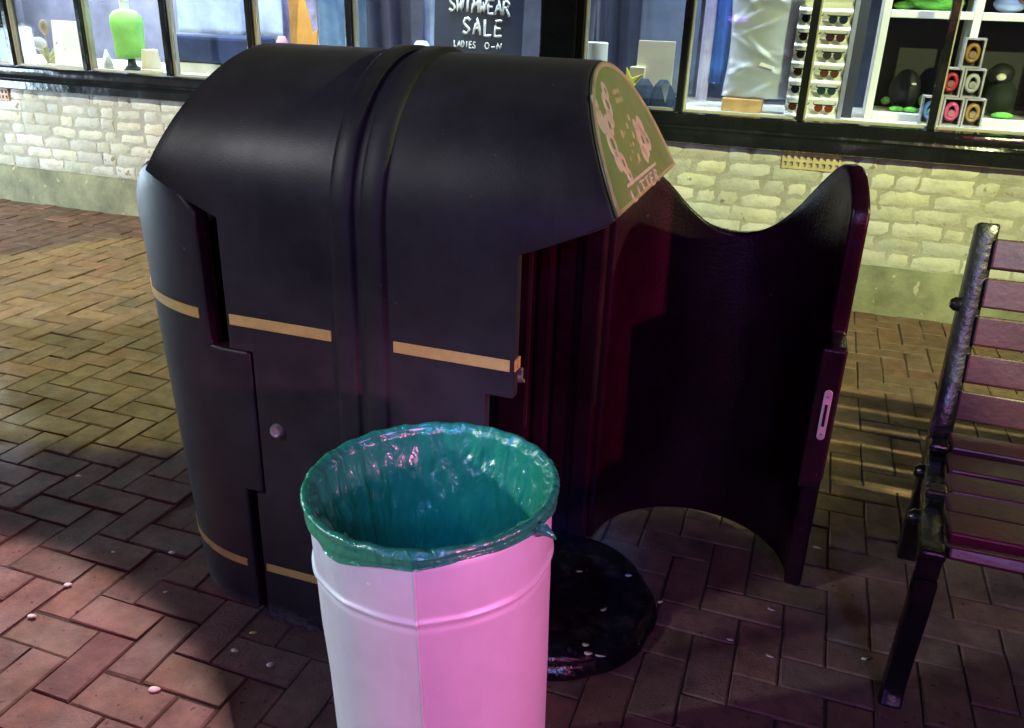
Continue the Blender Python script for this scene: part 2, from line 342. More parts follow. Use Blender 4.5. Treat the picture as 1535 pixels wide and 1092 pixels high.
# sill and window frame
bm = bmesh.new()
prof = [(WY+0.10, 0.762), (WY-0.055, 0.762), (WY-0.070, 0.770), (WY-0.072, 0.815), (WY-0.062, 0.828), (WY-0.03, 0.834), (WY-0.026, 0.846), (WY-0.030, 0.852), (WY-0.030, 0.892), (WY-0.022, 0.902), (WY+0.10, 0.908)]
gr = [[bm.verts.new((XL + (XR-XL)*k/60, y + random.gauss(0, 0.0008), z + random.gauss(0, 0.0008))) for k in range(61)] for y, z in prof]
for a, b in zip(gr, gr[1:]):
    for k in range(60): bm.faces.new((a[k], a[k+1], b[k+1], b[k]))
S(link('sill', bm, MT['blackwood'], smooth=35))
MUL = [-6.24, -5.63, -5.03, -4.427, -3.789, -3.189, -2.54, -0.682, -0.10, 0.482, 1.08, 1.68, 2.28, 2.88]
POST = (-1.42, -1.215)
def window(xa, xb):
    f = bpy.data.objects.new('window', bpy.data.meshes.new('window')); 
    bm = bmesh.new()
    bm_box(bm, xa-0.018, xa+0.016, WY-0.034, WY+0.02, 0.909, 2.25)          # black glazing bar on the left of the light
    o = link('window', bm, MT['blackwood'], bevel=0.004)
    S(o)
    box('bead', MT['bead'], xa+0.0165, xa+0.025, WY-0.008, WY+0.05, 0.909, 2.25, o)
    box('bead', MT['bead'], xa-0.014, xa+0.016, WY+0.0205, WY+0.05, 0.909, 2.25, o)
    box('bottom_bead', MT['bead'], xa+0.031, xb-0.019, WY-0.006, WY+0.03, 0.909, 0.922, o)
    bm = bmesh.new(); bm_box(bm, xa+0.031, xb-0.019, WY+0.008, WY+0.012, 0.922, 1.62); bm_box(bm, xa+0.031, xb-0.019, WY+0.008, WY+0.012, 1.716, 2.25)
    link('pane', bm, MT['glass'], o)
    box('transom', MT['blackwood'], xa+0.031, xb-0.019, WY-0.02, WY+0.05, 1.62, 1.716, o)
edges = [a for a in MUL]
for a, b in zip(MUL, MUL[1:]):
    if a == -2.54:
        window(a, POST[0]); window(POST[1], b)
    else: window(a, b)
S(box('post', MT['blackwood'], POST[0], POST[1]-0.019, WY-0.06, WY+0.1, 0.909, 2.25, bevel=0.006))
S(box('post', MT['blackwood'], XL, MUL[0]-0.019, WY-0.06, WY+0.1, 0.909, 2.25))
S(box('post', MT['blackwood'], MUL[-1]-0.018, XR, WY-0.06, WY+0.1, 0.909, 2.25))
S(box('fascia', MT['blackwood'], XL, XR, WY-0.12, WY+0.1, 2.252, 2.85, bevel=0.01))
S(box('upper_wall', MT['brick'], XL, XR, WY, WY+0.25, 2.852, 5.6))
plain('shop_wall', (0.10, 0.12, 0.17), 0.8, scale=1.6, var=0.6); plain('shop_floor', (0.22, 0.20, 0.16), 0.6)
plain('deck', (0.55, 0.54, 0.46), 0.5, var=0.2, scale=5); plain('ceiling', (0.7, 0.7, 0.7), 0.8)
S(box('inner_wall', MT['shop_wall'], XL, XR, 6.9, 7.0, 0, 2.75)); S(box('inner_wall', MT['shop_wall'], XL, XL+0.1, WY+0.26, 6.898, 0, 2.75))
S(box('inner_wall', MT['shop_wall'], XR-0.1, XR, WY+0.26, 6.898, 0, 2.75))
S(box('ceiling', MT['ceiling'], XL+0.102, XR-0.102, WY+0.102, 6.897, 2.70, 2.75)); S(box('floor', MT['shop_floor'], XL+0.102, XR-0.102, WY+0.26, 6.897, 0.0, 0.05))
S(box('display_deck', MT['deck'], XL+0.102, XR-0.102, WY+0.055, 5.35, 0.86, 0.905))
S(box('roof', MT['joint'], XL-0.1, XR+0.1, WY-0.15, 7.1, 5.602, 5.75))

# ------------------------------------------------------------------ goods in the windows (each stands on the display deck)
DZ = 0.9055
def cloth_sheet(name, m_, x0, x1, y, z0, z1, amp, folds, label, cat, group=None, sag=0.0):
    bm = bmesh.new(); nx, nz = 48, 14; ph = random.random()*6
    F, B = [], []
    for j in range(nz+1):
        r1, r2 = [], []
        for i in range(nx+1):
            u, v = i/nx, j/nz
            yy = y + amp*math.sin(u*folds*6.28 + ph + 0.8*math.sin(3*v)) + 0.4*amp*math.sin(u*folds*14 + 4*v)
            zz = z0 + (z1-z0)*v - sag*math.sin(u*3.14)*v
            r1.append(bm.verts.new((x0 + (x1-x0)*u, yy, zz))); r2.append(bm.verts.new((x0 + (x1-x0)*u, yy+0.006, zz)))
        F.append(r1); B.append(r2)
    for G in (F, B):
        for j in range(nz):
            for i in range(nx): bm.faces.new((G[j][i], G[j][i+1], G[j+1][i+1], G[j+1][i]))
    for i in range(nx):
        bm.faces.new((F[0][i], F[0][i+1], B[0][i+1], B[0][i])); bm.faces.new((F[nz][i], F[nz][i+1], B[nz][i+1], B[nz][i]))
    for j in range(nz):
        bm.faces.new((F[j][0], F[j+1][0], B[j+1][0], B[j][0])); bm.faces.new((F[j][nx], F[j+1][nx], B[j+1][nx], B[j][nx]))
    return tag(link(name, bm, m_, smooth=0), label, cat, group)
def standing_card(name, m_, x0, x1, y, z0, z1, lean, label, cat):
    o = empty(name, ((x0+x1)/2, y, z0), label, cat, rot=(lean, 0, 0))
    w_ = (x1-x0)/2
    bm = bmesh.new(); bm_box(bm, -w_, w_, -0.004, 0.004, 0.0, z1-z0); link('card', bm, m_, o, bevel=0.002)
    bm = bmesh.new(); bm_prism(bm, [(0, 0.0), (0.0, (z1-z0)*0.6), (0.07, 0)], 0.004, Matrix.Rotation(R_(90), 4, 'Z') @ Matrix.Translation((0.0045, 0, 0))); link('strut', bm, m_, o)
    return o
white = plain('white_card', (0.85, 0.85, 0.84), 0.5, var=0.04); creamc = plain('cream_card', (0.74, 0.68, 0.45), 0.5, var=0.06)
standing_card('display_card', white, -4.93, -4.69, 4.72, DZ, 1.185, -0.08, 'plain white card standing in the left window beside the green vest', 'card')
standing_card('display_card', creamc, -0.97, -0.775, 4.74, DZ, 1.228, -0.05, 'cream card standing behind the small dark tents in the middle window', 'card')
# leafy driftwood arrangement at far left
o = empty('dried_plant', (-5.0, 4.72, DZ), 'pale dried leaves lying in the far left window pane', 'plant')
ml = plain('dried_leaf', (0.50, 0.52, 0.28), 0.6); mk = plain('dried_head', (0.40, 0.33, 0.20), 0.7)
for (a, ln, zz) in ((0.2, 0.16, 0.03), (0.5, 0.2, 0.06), (0.9, 0.17, 0.08), (2.3, 0.12, 0.06), (1.9, 0.13, 0.1)):
    bm = bmesh.new(); pts = [(math.cos(a)*ln*t, 0.03*math.sin(t*3), zz*0.3 + math.sin(a)*ln*t*0.9) for t in (0, .25, .5, .75, 1)]
    bm_tube(bm, pts, [0.006, 0.016, 0.020, 0.014, 0.003], 6); link('leaf', bm, ml, o, smooth=0)
bm = bmesh.new(); bm_lathe(bm, [(0.008, 0), (0.03, 0.03), (0.035, 0.06), (0.02, 0.09), (0.004, 0.10)], 10); link('seed_head', bm, mk, o, smooth=0, loc=(-0.03, 0.05, 0.18))
bm = bmesh.new(); bm_tube(bm, [(-0.03, 0.05, 0.19), (-0.01, 0.03, 0.1), (0, 0, 0)], 0.004, 6); link('stem', bm, mk, o)
bm = bmesh.new(); bm_lathe(bm, [(0.01, 0), (0.045, 0.02), (0.05, 0.05), (0.03, 0.075), (0.004, 0.08)], 9); link('flower', bm, white, o, smooth=0, loc=(-0.03, -0.02, 0.09))
# bust with a green vest
o = empty('vest_bust', (-4.27, 4.70, DZ), 'bright green sleeveless vest on a small dark display bust', 'display bust')
mg = plain('lime_cloth', (0.30, 0.72, 0.16), 0.7, var=0.2, scale=6, bump=0.3, bscale=18); md = plain('dark_stand', (0.04, 0.05, 0.07), 0.4)
bm = bmesh.new(); bm_lathe(bm, [(0.055, 0), (0.06, 0.012), (0.03, 0.03), (0.022, 0.08)], 20); link('stand', bm, md, o, smooth=40)
bm = bmesh.new(); n = 28
prof = [(0.085, 0.075, 0.075), (0.10, 0.085, 0.11), (0.098, 0.08, 0.18), (0.105, 0.085, 0.24), (0.112, 0.085, 0.29), (0.108, 0.075, 0.325), (0.085, 0.055, 0.35), (0.045, 0.04, 0.365)]
rg = [[bm.verts.new((a*math.cos(6.283*k/n)*(1 - 0.02*math.sin(5*6.283*k/n)), b*math.sin(6.283*k/n), z)) for k in range(n)] for a, b, z in prof]
for a, b in zip(rg, rg[1:]):
    for k in range(n): bm.faces.new((a[k], a[(k+1)%n], b[(k+1)%n], b[k]))
bm.faces.new(rg[-1]); bm.faces.new(list(reversed(rg[0])))
link('vest', bm, mg, o, smooth=0)
bm = bmesh.new(); bm_lathe(bm, [(0.03, 0.362), (0.026, 0.40), (0.03, 0.42)], 16); link('neck', bm, white, o, smooth=40)
# small white paper cone by the vest and cream tub
bm = bmesh.new(); bm_lathe(bm, [(0.038, 0), (0.03, 0.05), (0.006, 0.12)], 14, M=Matrix.Translation((-4.43, 4.66, DZ))); tag(link('paper_cone', bm, white, smooth=0), 'small white paper cone left of the green vest', 'ornament')
def tub(name, x, y, r0, r1, h, m_, label, inv=False):
    o = empty(name, (x, y, DZ), label, 'tub')
    bm = bmesh.new(); bm_lathe(bm, [(r0, 0), (r0+0.003, 0.008), (r0*0.5+r1*0.5, h*0.5), (r1, h), (r1-0.008, h+0.004), (r1-0.01, h-0.01)], 24); link('body', bm, m_, o, smooth=40)
    bm = bmesh.new(); bm_lathe(bm, [(r0+0.001, 0.006), (r0+0.007, 0.009), (r0+0.007, 0.018), (r0+0.001, 0.021)], 24, False, False); link('rim', bm, m_, o, smooth=40)
tub('cream_tub', -4.08, 4.66, 0.062, 0.05, 0.135, creamc, 'cream tapered tub right of the green vest')
tub('white_tub', -1.19, 4.74, 0.06, 0.058, 0.30, plain('milk_white', (0.72, 0.76, 0.62), 0.4, var=0.08), 'pale tub behind the right end of the bin roof')
# third pane: pale sheet hung above a navy bench cushion
paleb = plain('pale_blue_cloth', (0.40, 0.48, 0.66), 0.8, var=0.3, scale=4); navy = plain('navy_cloth', (0.015, 0.03, 0.10), 0.7, var=0.6, scale=5)
cloth_sheet('hanging_sheet', paleb, -4.16, -3.34, 5.05, 1.10, 2.1, 0.02, 3, 'pale blue sheet hanging behind the third window pane', 'cloth')
o = empty('navy_cushion', (-3.72, 4.88, DZ), 'long navy cushion on the deck under the pale blue sheet', 'cushion')
bm = bmesh.new(); bm_box(bm, -0.36, 0.36, -0.08, 0.12, 0.06, 0.235); link('cushion', bm, navy, o, bevel=0.03, seg=3)
bm = bmesh.new(); bm_box(bm, -0.35, 0.35, -0.07, 0.11, 0.0, 0.059); link('base', bm, MT['deck'], o, bevel=0.004)
# fourth pane
orange = plain('orange_cloth', (0.62, 0.30, 0.06), 0.7, var=0.2, scale=8)
o = empty('orange_fin', (-3.0, 4.72, DZ), 'tall orange fin shaped board leaning in the fourth window pane', 'board', rot=(-0.12, 0, 0))
bm = bmesh.new(); bm_prism(bm, [(-0.10, 0), (0.09, 0), (0.085, 0.30), (0.055, 0.28), (0.03, 0.36), (-0.02, 0.52), (-0.13, 0.66), (-0.15, 0.64), (-0.115, 0.45), (-0.10, 0.25)], 0.02); link('board', bm, orange, o, bevel=0.006)
bm = bmesh.new(); bm_lathe(bm, [(0.012, 0.0), (0.012, 0.004)], 12, M=Matrix.Translation((0.02, -0.001, 0.2)) @ Matrix.Rotation(R_(90), 4, 'X')); link('eyelet', bm, MT['steel'], o)
pink = plain('pink_cloth', (0.70, 0.30, 0.42), 0.7, var=0.2)
bm = bmesh.new(); bm_lathe(bm, [(0.05, 0), (0.06, 0.05), (0.05, 0.16), (0.035, 0.22), (0.02, 0.25)], 14, M=Matrix.Translation((-3.19, 4.80, DZ))); tag(link('pink_pouch', bm, pink, smooth=0), 'small pink pouch beside the orange board in the window', 'pouch')
tealc = plain('slate_blue_cloth', (0.10, 0.17, 0.27), 0.8, var=0.4, scale=4); greyb = plain('grey_blue_cloth', (0.24, 0.30, 0.44), 0.8, var=0.4, scale=4)
darkc = plain('dark_purple_cloth', (0.03, 0.03, 0.06), 0.8)
cloth_sheet('hanging_towel', tealc, -3.10, -2.64, 5.1, 0.95, 2.1, 0.025, 2, 'slate blue towel hanging right of the orange board', 'towel')
cloth_sheet('hanging_towel', plain('mauve_cloth', (0.34, 0.32, 0.48), 0.8, var=0.5, scale=6), -3.50, -3.12, 5.12, 0.95, 2.1, 0.02, 2, 'mauve patterned towel hanging left of the orange board', 'towel')
cloth_sheet('hanging_towel', darkc, -2.66, -2.36, 4.92, 0.95, 2.1, 0.03, 2, 'near black towel hanging just right of the thin pale window bar', 'towel')
cloth_sheet('swim_shirt', greyb, -2.34, -2.02, 4.96, 0.98, 2.0, 0.03, 2, 'pale grey blue shirt hanging left of the chalk board', 'shirt')
bm = bmesh.new(); bm_lathe(bm, [(0.05, 0), (0.09, 0.03), (0.10, 0.12), (0.07, 0.20), (0.03, 0.26)], 12, M=Matrix.Translation((-2.27, 4.84, DZ))); tag(link('folded_bundle', bm, paleb, smooth=0), 'pale bundle of cloth on the deck beside the chalk board', 'cloth')
# chalk board SWIMWEAR SALE
brd = empty('chalk_board', (-1.845, 4.70, DZ), 'dark blue sale board lettered in white chalk', 'sign', rot=(-0.06, 0, 0))
slate = plain('slate_board', (0.022, 0.035, 0.075), 0.6, var=0.25, scale=3); chalk = plain('chalk', (0.80, 0.84, 0.84), 0.8, var=0.08)
bm = bmesh.new(); bm_box(bm, -0.29, 0.235, 0, 0.015, 0.0, 0.62); link('board', bm, slate, brd, bevel=0.003)
GL = {  # strokes on a 1x1 cell
 'S': [[(.9,.85),(.6,1),(.25,.92),(.15,.72),(.35,.55),(.65,.45),(.85,.25),(.7,.05),(.35,0),(.05,.15)]],
 'W': [[(0,1),(.22,0),(.5,.75),(.75,0),(1,1)]], 'I': [[(.5,1),(.5,0)]],
 'M': [[(0,0),(.12,1),(.5,.3),(.86,1),(1,0)]], 'E': [[(.9,1),(.15,1),(.1,0),(.9,0)],[(.12,.52),(.75,.52)]],
 'A': [[(0,0),(.45,1),(.95,0)],[(.2,.38),(.78,.38)]], 'R': [[(.1,0),(.12,1),(.6,.98),(.85,.78),(.6,.52),(.12,.48)],[(.45,.5),(1,-.1)]],
 'L': [[(.1,1),(.1,0),(.85,0)]], 'P': [[(.1,0),(.1,1),(.7,.98),(.9,.75),(.7,.5),(.1,.48)]],
 'T': [[(0,1),(1,1)],[(.5,1),(.5,0)]], 'O': [[(.5,1),(.12,.8),(.05,.4),(.3,.02),(.7,.02),(.95,.4),(.85,.82),(.5,1)]],
 'N': [[(.05,0),(.1,1),(.85,0),(.9,1)]], 'D': [[(.1,0),(.1,1),(.6,.9),(.9,.5),(.6,.08),(.1,0)]], '-': [[(.05,.3),(.9,.35)]],
 'K': [[(.1,1),(.1,0)],[(.85,1),(.12,.45),(.9,0)]], 'U': [[(.05,1),(.1,.2),(.45,0),(.8,.2),(.9,1)]]}
def write(txt, parent, m_, x, z, cw, chh, step, r, y=-0.001, drop=0.0, M=None):
    for k, c in enumerate(txt):
        if c not in GL: continue
        bm = bmesh.new()
        for st in GL[c]:
            pts = [Vector((x + k*step + px*cw + random.gauss(0, cw*0.03), y, z - drop*k + pz*chh + random.gauss(0, chh*0.02))) for px, pz in st]
            fine = []
            for a, b in zip(pts, pts[1:]):
                for t in range(3): fine.append(a.lerp(b, t/3))
            fine.append(pts[-1])
            if M: fine = [M @ p for p in fine]
            bm_tube(bm, fine, r, 6)
        link('letter', bm, m_, parent, smooth=0)
write('SWIMWEAR', brd, chalk, -0.20, 0.432, 0.041, 0.070, 0.0455, 0.0068, drop=0.002)
write('SALE', brd, chalk, -0.115, 0.318, 0.048, 0.080, 0.063, 0.0078, drop=0.003)
write('LADIES', brd, chalk, -0.165, 0.248, 0.018, 0.032, 0.0225, 0.0038, drop=0.001)
write('O-N', brd, chalk, 0.02, 0.243, 0.026, 0.032, 0.036, 0.0040)
cloth_sheet('hanging_towel', greyb, -1.52, -1.44, 4.80, 0.95, 2.1, 0.008, 1, 'narrow pale towel hanging right of the chalk board', 'towel')
# window with cream card: dark backdrop, starfish, tents
cloth_sheet('hanging_towel', plain('night_cloth', (0.02, 0.025, 0.05), 0.8), -1.28, -1.02, 4.98, 0.95, 2.1, 0.02, 2, 'dark towel hanging beside the black shop post', 'towel')
cloth_sheet('hanging_towel', plain('slate_cloth', (0.11, 0.14, 0.21), 0.8, var=0.3, scale=3), -1.04, -0.70, 5.0, 0.95, 2.1, 0.015, 1, 'grey slate towel hanging behind the cream card', 'towel')
ystar = plain('yellow_star', (0.55, 0.47, 0.04), 0.6)
bm = bmesh.new(); pts = []
for k in range(10):
    a = math.pi/2 + k*math.pi/5 + 0.3; r = 0.085 if k % 2 == 0 else 0.028; pts.append((r*math.cos(a), r*math.sin(a)))
bm_prism(bm, pts, 0.02, Matrix.Translation((-0.985, 4.66, DZ+0.115)) @ Matrix.Rotation(-0.25, 4, 'X')); tag(link('starfish', bm, ystar, bevel=0.006), 'yellow starfish ornament leaning beside the cream card', 'ornament')
bm = bmesh.new(); bm_box(bm, -1.0, -0.92, 4.72, 4.78, DZ, DZ+0.19); tag(link('small_box', bm, creamc, bevel=0.004), 'small pale box just left of the cream card', 'box')
tentm = plain('dark_teal_cloth', (0.012, 0.03, 0.05), 0.7)
for x, lab in ((-0.90, 'dark cloth pyramid in front of the cream card, nearer the starfish'), (-0.80, 'dark cloth pyramid with a white triangle in front of the cream card')):
    o = empty('cloth_pyramid', (x, 4.64, DZ), lab, 'ornament', 'dark pyramids by the cream card')
    bm = bmesh.new(); bm_lathe(bm, [(0.085, 0), (0.075, 0.05), (0.045, 0.11), (0.02, 0.14)], 6); link('body', bm, tentm, o)
    if x > -0.85:
        bm = bmesh.new(); bm_prism(bm, [(-0.018, 0.125), (0.028, 0.13), (0.012, 0.035)], 0.004, Matrix.Translation((0.02, -0.088, 0))); link('flap', bm, paleb, o)
# blue and lilac towels, grey wetsuit panel on a wooden block
cloth_sheet('hanging_towel', plain('lilac_cloth', (0.38, 0.36, 0.56), 0.8, var=0.2), -0.66, -0.60, 4.86, DZ+0.03, 2.1, 0.008, 1, 'narrow lilac towel hanging beside the blue towel', 'towel')
cloth_sheet('hanging_towel', plain('royal_cloth', (0.03, 0.09, 0.36), 0.8, var=0.3), -0.60, -0.53, 4.86, DZ+0.12, 2.1, 0.010, 1, 'royal blue towel hanging between lilac towel and grey wetsuit', 'towel')
cloth_sheet('hanging_towel', plain('ink_cloth', (0.02, 0.04, 0.09), 0.8), -0.68, -0.10, 5.2, DZ+0.02, 2.1, 0.02, 2, 'ink blue towel at the back of the wetsuit window', 'towel')
o = empty('wetsuit_display', (-0.34, 4.80, DZ), 'shiny pale grey wetsuit panel standing on a small wooden block', 'display')
bm = bmesh.new(); nx, nz = 40, 60; G = []
foldsL = [(random.uniform(-.18, .18), random.uniform(0.05, 0.6), random.uniform(-.9, .9), random.uniform(0.010, 0.03)) for _ in range(26)]
for j in range(nz+1):
    row = []
    for i in range(nx+1):
        u, v = i/nx*2-1, j/nz; hw = 0.175 - 0.015*math.sin(v*5)
        x = u*hw; z = 0.07 + v*0.72; y = -0.08*math.sqrt(max(0, 1-u*u*0.98))
        for fx, fz, sl, wd in foldsL:
            d = (x-fx)*math.sin(sl) + (z-fz)*math.cos(sl); e = (x-fx)*math.cos(sl) - (z-fz)*math.sin(sl)
            y -= 0.011*math.exp(-(d/wd)**2*3)*math.exp(-(e/0.08)**2)
        row.append(bm.verts.new((x, y, z)))
    G.append(row)
for j in range(nz):
    for i in range(nx): bm.faces.new((G[j][i], G[j][i+1], G[j+1][i+1], G[j+1][i]))
so = link('wetsuit', bm, plain('grey_neoprene', (0.36, 0.39, 0.48), 0.34, var=0.12, scale=5), o, smooth=0); sd = so.modifiers.new('s', 'SOLIDIFY'); sd.thickness = 0.01
bm = bmesh.new(); bm_box(bm, -0.16, 0.04, -0.10, 0.03, 0.0, 0.065); link('block', bm, plain('pine', (0.42, 0.25, 0.10), 0.5), o, bevel=0.004)
bm = bmesh.new(); bm_prism(bm, [(-0.04, 0.0), (0.03, -0.016), (0.04, -0.004), (-0.03, 0.016)], 0.003, Matrix.Translation((0.04, -0.096, 0.23))); link('badge', bm, white, o)
# sunglasses rack
rack = empty('sunglasses_rack', (-0.06, 4.72, DZ), 'tall white moulded sunglasses rack in front of the shelves', 'rack', rot=(-0.05, 0, 0))
rackm = plain('white_plastic', (0.80, 0.80, 0.74), 0.35, var=0.05)
bm = bmesh.new(); nz = 90; hw = 0.125; G1, G2 = [], []
for j in range(nz+1):
    v = j/nz; z = v*0.86; yw = -0.018*math.cos(z/0.082*2*math.pi)
    G1.append([bm.verts.new((u*hw, yw, z)) for u in (-1, -.34, .34, 1)]); G2.append([bm.verts.new((u*hw, yw+0.03, z)) for u in (-1, -.34, .34, 1)])
for G in (G1, G2):
    for j in range(nz):
        for i in range(3): bm.faces.new((G[j][i], G[j][i+1], G[j+1][i+1], G[j+1][i]))
for j in range(nz):
    for i in (0, 3): bm.faces.new((G1[j][i], G1[j+1][i], G2[j+1][i], G2[j][i]))
for j in (0, nz):
    for i in range(3): bm.faces.new((G1[j][i], G1[j][i+1], G2[j][i+1], G2[j][i]))
link('rack_panel', bm, rackm, rack, smooth=50)
box('side_post', plain('grey_metal', (0.20, 0.21, 0.26), 0.4), 0.128, 0.150, -0.02, 0.04, 0.0, 0.86, rack)
box('back_panel', plain('ink_panel', (0.01, 0.015, 0.04), 0.5), -0.12, 0.20, 0.06, 0.075, 0.0, 0.86, rack)
lensc = [('reddish brown', (0.16, 0.03, 0.012)), ('dark teal', (0.02, 0.05, 0.06)), ('warm brown', (0.10, 0.045, 0.025)), ('smoky grey', (0.045, 0.045, 0.055)), ('dusky plum', (0.06, 0.025, 0.04)), ('dark blue', (0.02, 0.03, 0.07))]
fr_m = plain('frame_black', (0.015, 0.013, 0.015), 0.25)
for r in range(6):
    for s_, side in ((-1, 'left'), (1, 'right')):
        z = DZ + 0.045 + r*0.082
        nm, cc = lensc[r]
        rown = ['bottom', 'second', 'third', 'fourth', 'fifth', 'sixth'][r]
        o = empty('sunglasses', (-0.06 + s_*0.062, 4.70 + 0.05*(z-DZ)*1.0, z),
                  'sunglasses with %s lenses on the %s row of the white rack, %s column' % (nm, rown, side), 'sunglasses', 'sunglasses on the white rack')
        lm = plain('lens_' + nm.replace(' ', '_'), cc, 0.08)
        for q in (-1, 1):
            bm = bmesh.new(); pts = [(q*0.024 + 0.021*math.cos(a)*(1.05 if math.sin(a) > 0 else .9), 0.017*math.sin(a) + (0.003 if math.sin(a) > 0 else 0)) for a in [k*math.pi/8 for k in range(16)]]
            bm_prism(bm, pts, 0.003, Matrix.Translation((0, -0.028, 0))); link('lens', bm, lm, o)
        bm = bmesh.new(); bm_box(bm, -0.048, 0.048, -0.031, -0.0245, 0.015, 0.021)
        bm_tube(bm, [(0.047, -0.027, 0.017), (0.052, 0.0, 0.022), (0.05, 0.02, 0.026)], 0.0025, 6); bm_tube(bm, [(-0.047, -0.027, 0.017), (-0.052, 0.0, 0.022), (-0.05, 0.02, 0.026)], 0.0025, 6)
        link('frame', bm, fr_m, o)
# white cubby shelves
cub = empty('cubby_shelf', (0.9, 4.86, DZ), 'white painted cubby shelf unit in the right window', 'shelf unit')
wp = plain('white_paint', (0.74, 0.74, 0.70), 0.4, var=0.06)
for k, x in enumerate((0.20, 0.60, 1.0, 1.4)):
    box('upright', wp, x-0.9, x-0.9+0.035, -0.06, 0.27, 0.0, 1.2, cub)
for z in (0.0, 0.475, 0.95):
    for x in (0.20, 0.60, 1.0): box('shelf', wp, x-0.9+0.036, x-0.9+0.399, -0.058, 0.27, z, z+0.035, cub)
box('back_board', plain('cubby_black', (0.012, 0.012, 0.016), 0.6), -0.69, 0.52, 0.272, 0.28, 0.0, 1.2, cub)
lime = plain('lime_plush', (0.14, 0.48, 0.05), 0.8, var=0.4, scale=12, bump=0.5, bscale=40); darkg = plain('dark_plush', (0.008, 0.016, 0.009), 0.8)
def lumps(name, m_, base, blobs, label, cat, feet=None):
    o = empty(name, base, label, cat)
    for nm, mm, (x, y, z, rx, ry, rz) in blobs:
        bm = bmesh.new(); bmesh.ops.create_uvsphere(bm, u_segments=18, v_segments=12, radius=1.0)
        for v in bm.verts:
            k = 1 + 0.06*math.sin(5*v.co.x + 3*v.co.z) * math.cos(4*v.co.y)
            v.co = Vector((x + v.co.x*rx*k, y + v.co.y*ry*k, z + v.co.z*rz))
        link(nm, bm, mm, o, smooth=0)
    return o
lumps('plush_toy', lime, (0.42, 4.98, DZ+0.511), [('body', lime, (0.02, 0, 0.035, 0.14, 0.07, 0.035)), ('head', lime, (0.06, -0.03, 0.06, 0.06, 0.05, 0.045)), ('arm', lime, (-0.12, -0.02, 0.02, 0.05, 0.04, 0.02))], 'lime green plush toy lying in the upper left cubby', 'toy')
lumps('dark_toy', darkg, (0.38, 4.94, DZ+0.036), [('body', plain('soot_plush', (0.010, 0.010, 0.012), 0.6), (0, 0.03, 0.10, 0.075, 0.07, 0.10)), ('foot', lime, (-0.03, -0.07, 0.014, 0.035, 0.025, 0.014)), ('foot', lime, (0.035, -0.07, 0.014, 0.035, 0.025, 0.014)), ('hand', lime, (0.085, -0.01, 0.06, 0.018, 0.015, 0.03)), ('hand', plain('olive_plush', (0.05, 0.13, 0.03), 0.8), (-0.085, -0.01, 0.045, 0.022, 0.015, 0.02)), ('eye', creamc, (0.03, -0.045, 0.135, 0.012, 0.006, 0.006))], 'dark plush toy with lime feet in the lower left cubby', 'toy')
lumps('dark_toy', darkg, (0.80, 4.94, DZ+0.036), [('body', darkg, (0.02, 0.03, 0.09, 0.07, 0.07, 0.09)), ('eye', creamc, (-0.01, -0.05, 0.19, 0.022, 0.012, 0.016)), ('head', plain('soot_plush', (0.01, 0.01, 0.012), 0.6), (0.0, 0.03, 0.2, 0.06, 0.06, 0.05)), ('foot', lime, (0.03, -0.07, 0.015, 0.05, 0.03, 0.015))], 'dark plush toy with one round pale eye right of the watch boxes', 'toy')
lumps('grey_toy', greyb, (0.74, 4.94, DZ+0.511), [('body', greyb, (0.02, 0, 0.04, 0.07, 0.06, 0.04)), ('head', plain('brown_plush', (0.12, 0.06, 0.04), 0.8), (0.06, -0.02, 0.07, 0.04, 0.04, 0.04))], 'grey soft toy in the upper right cubby', 'toy')
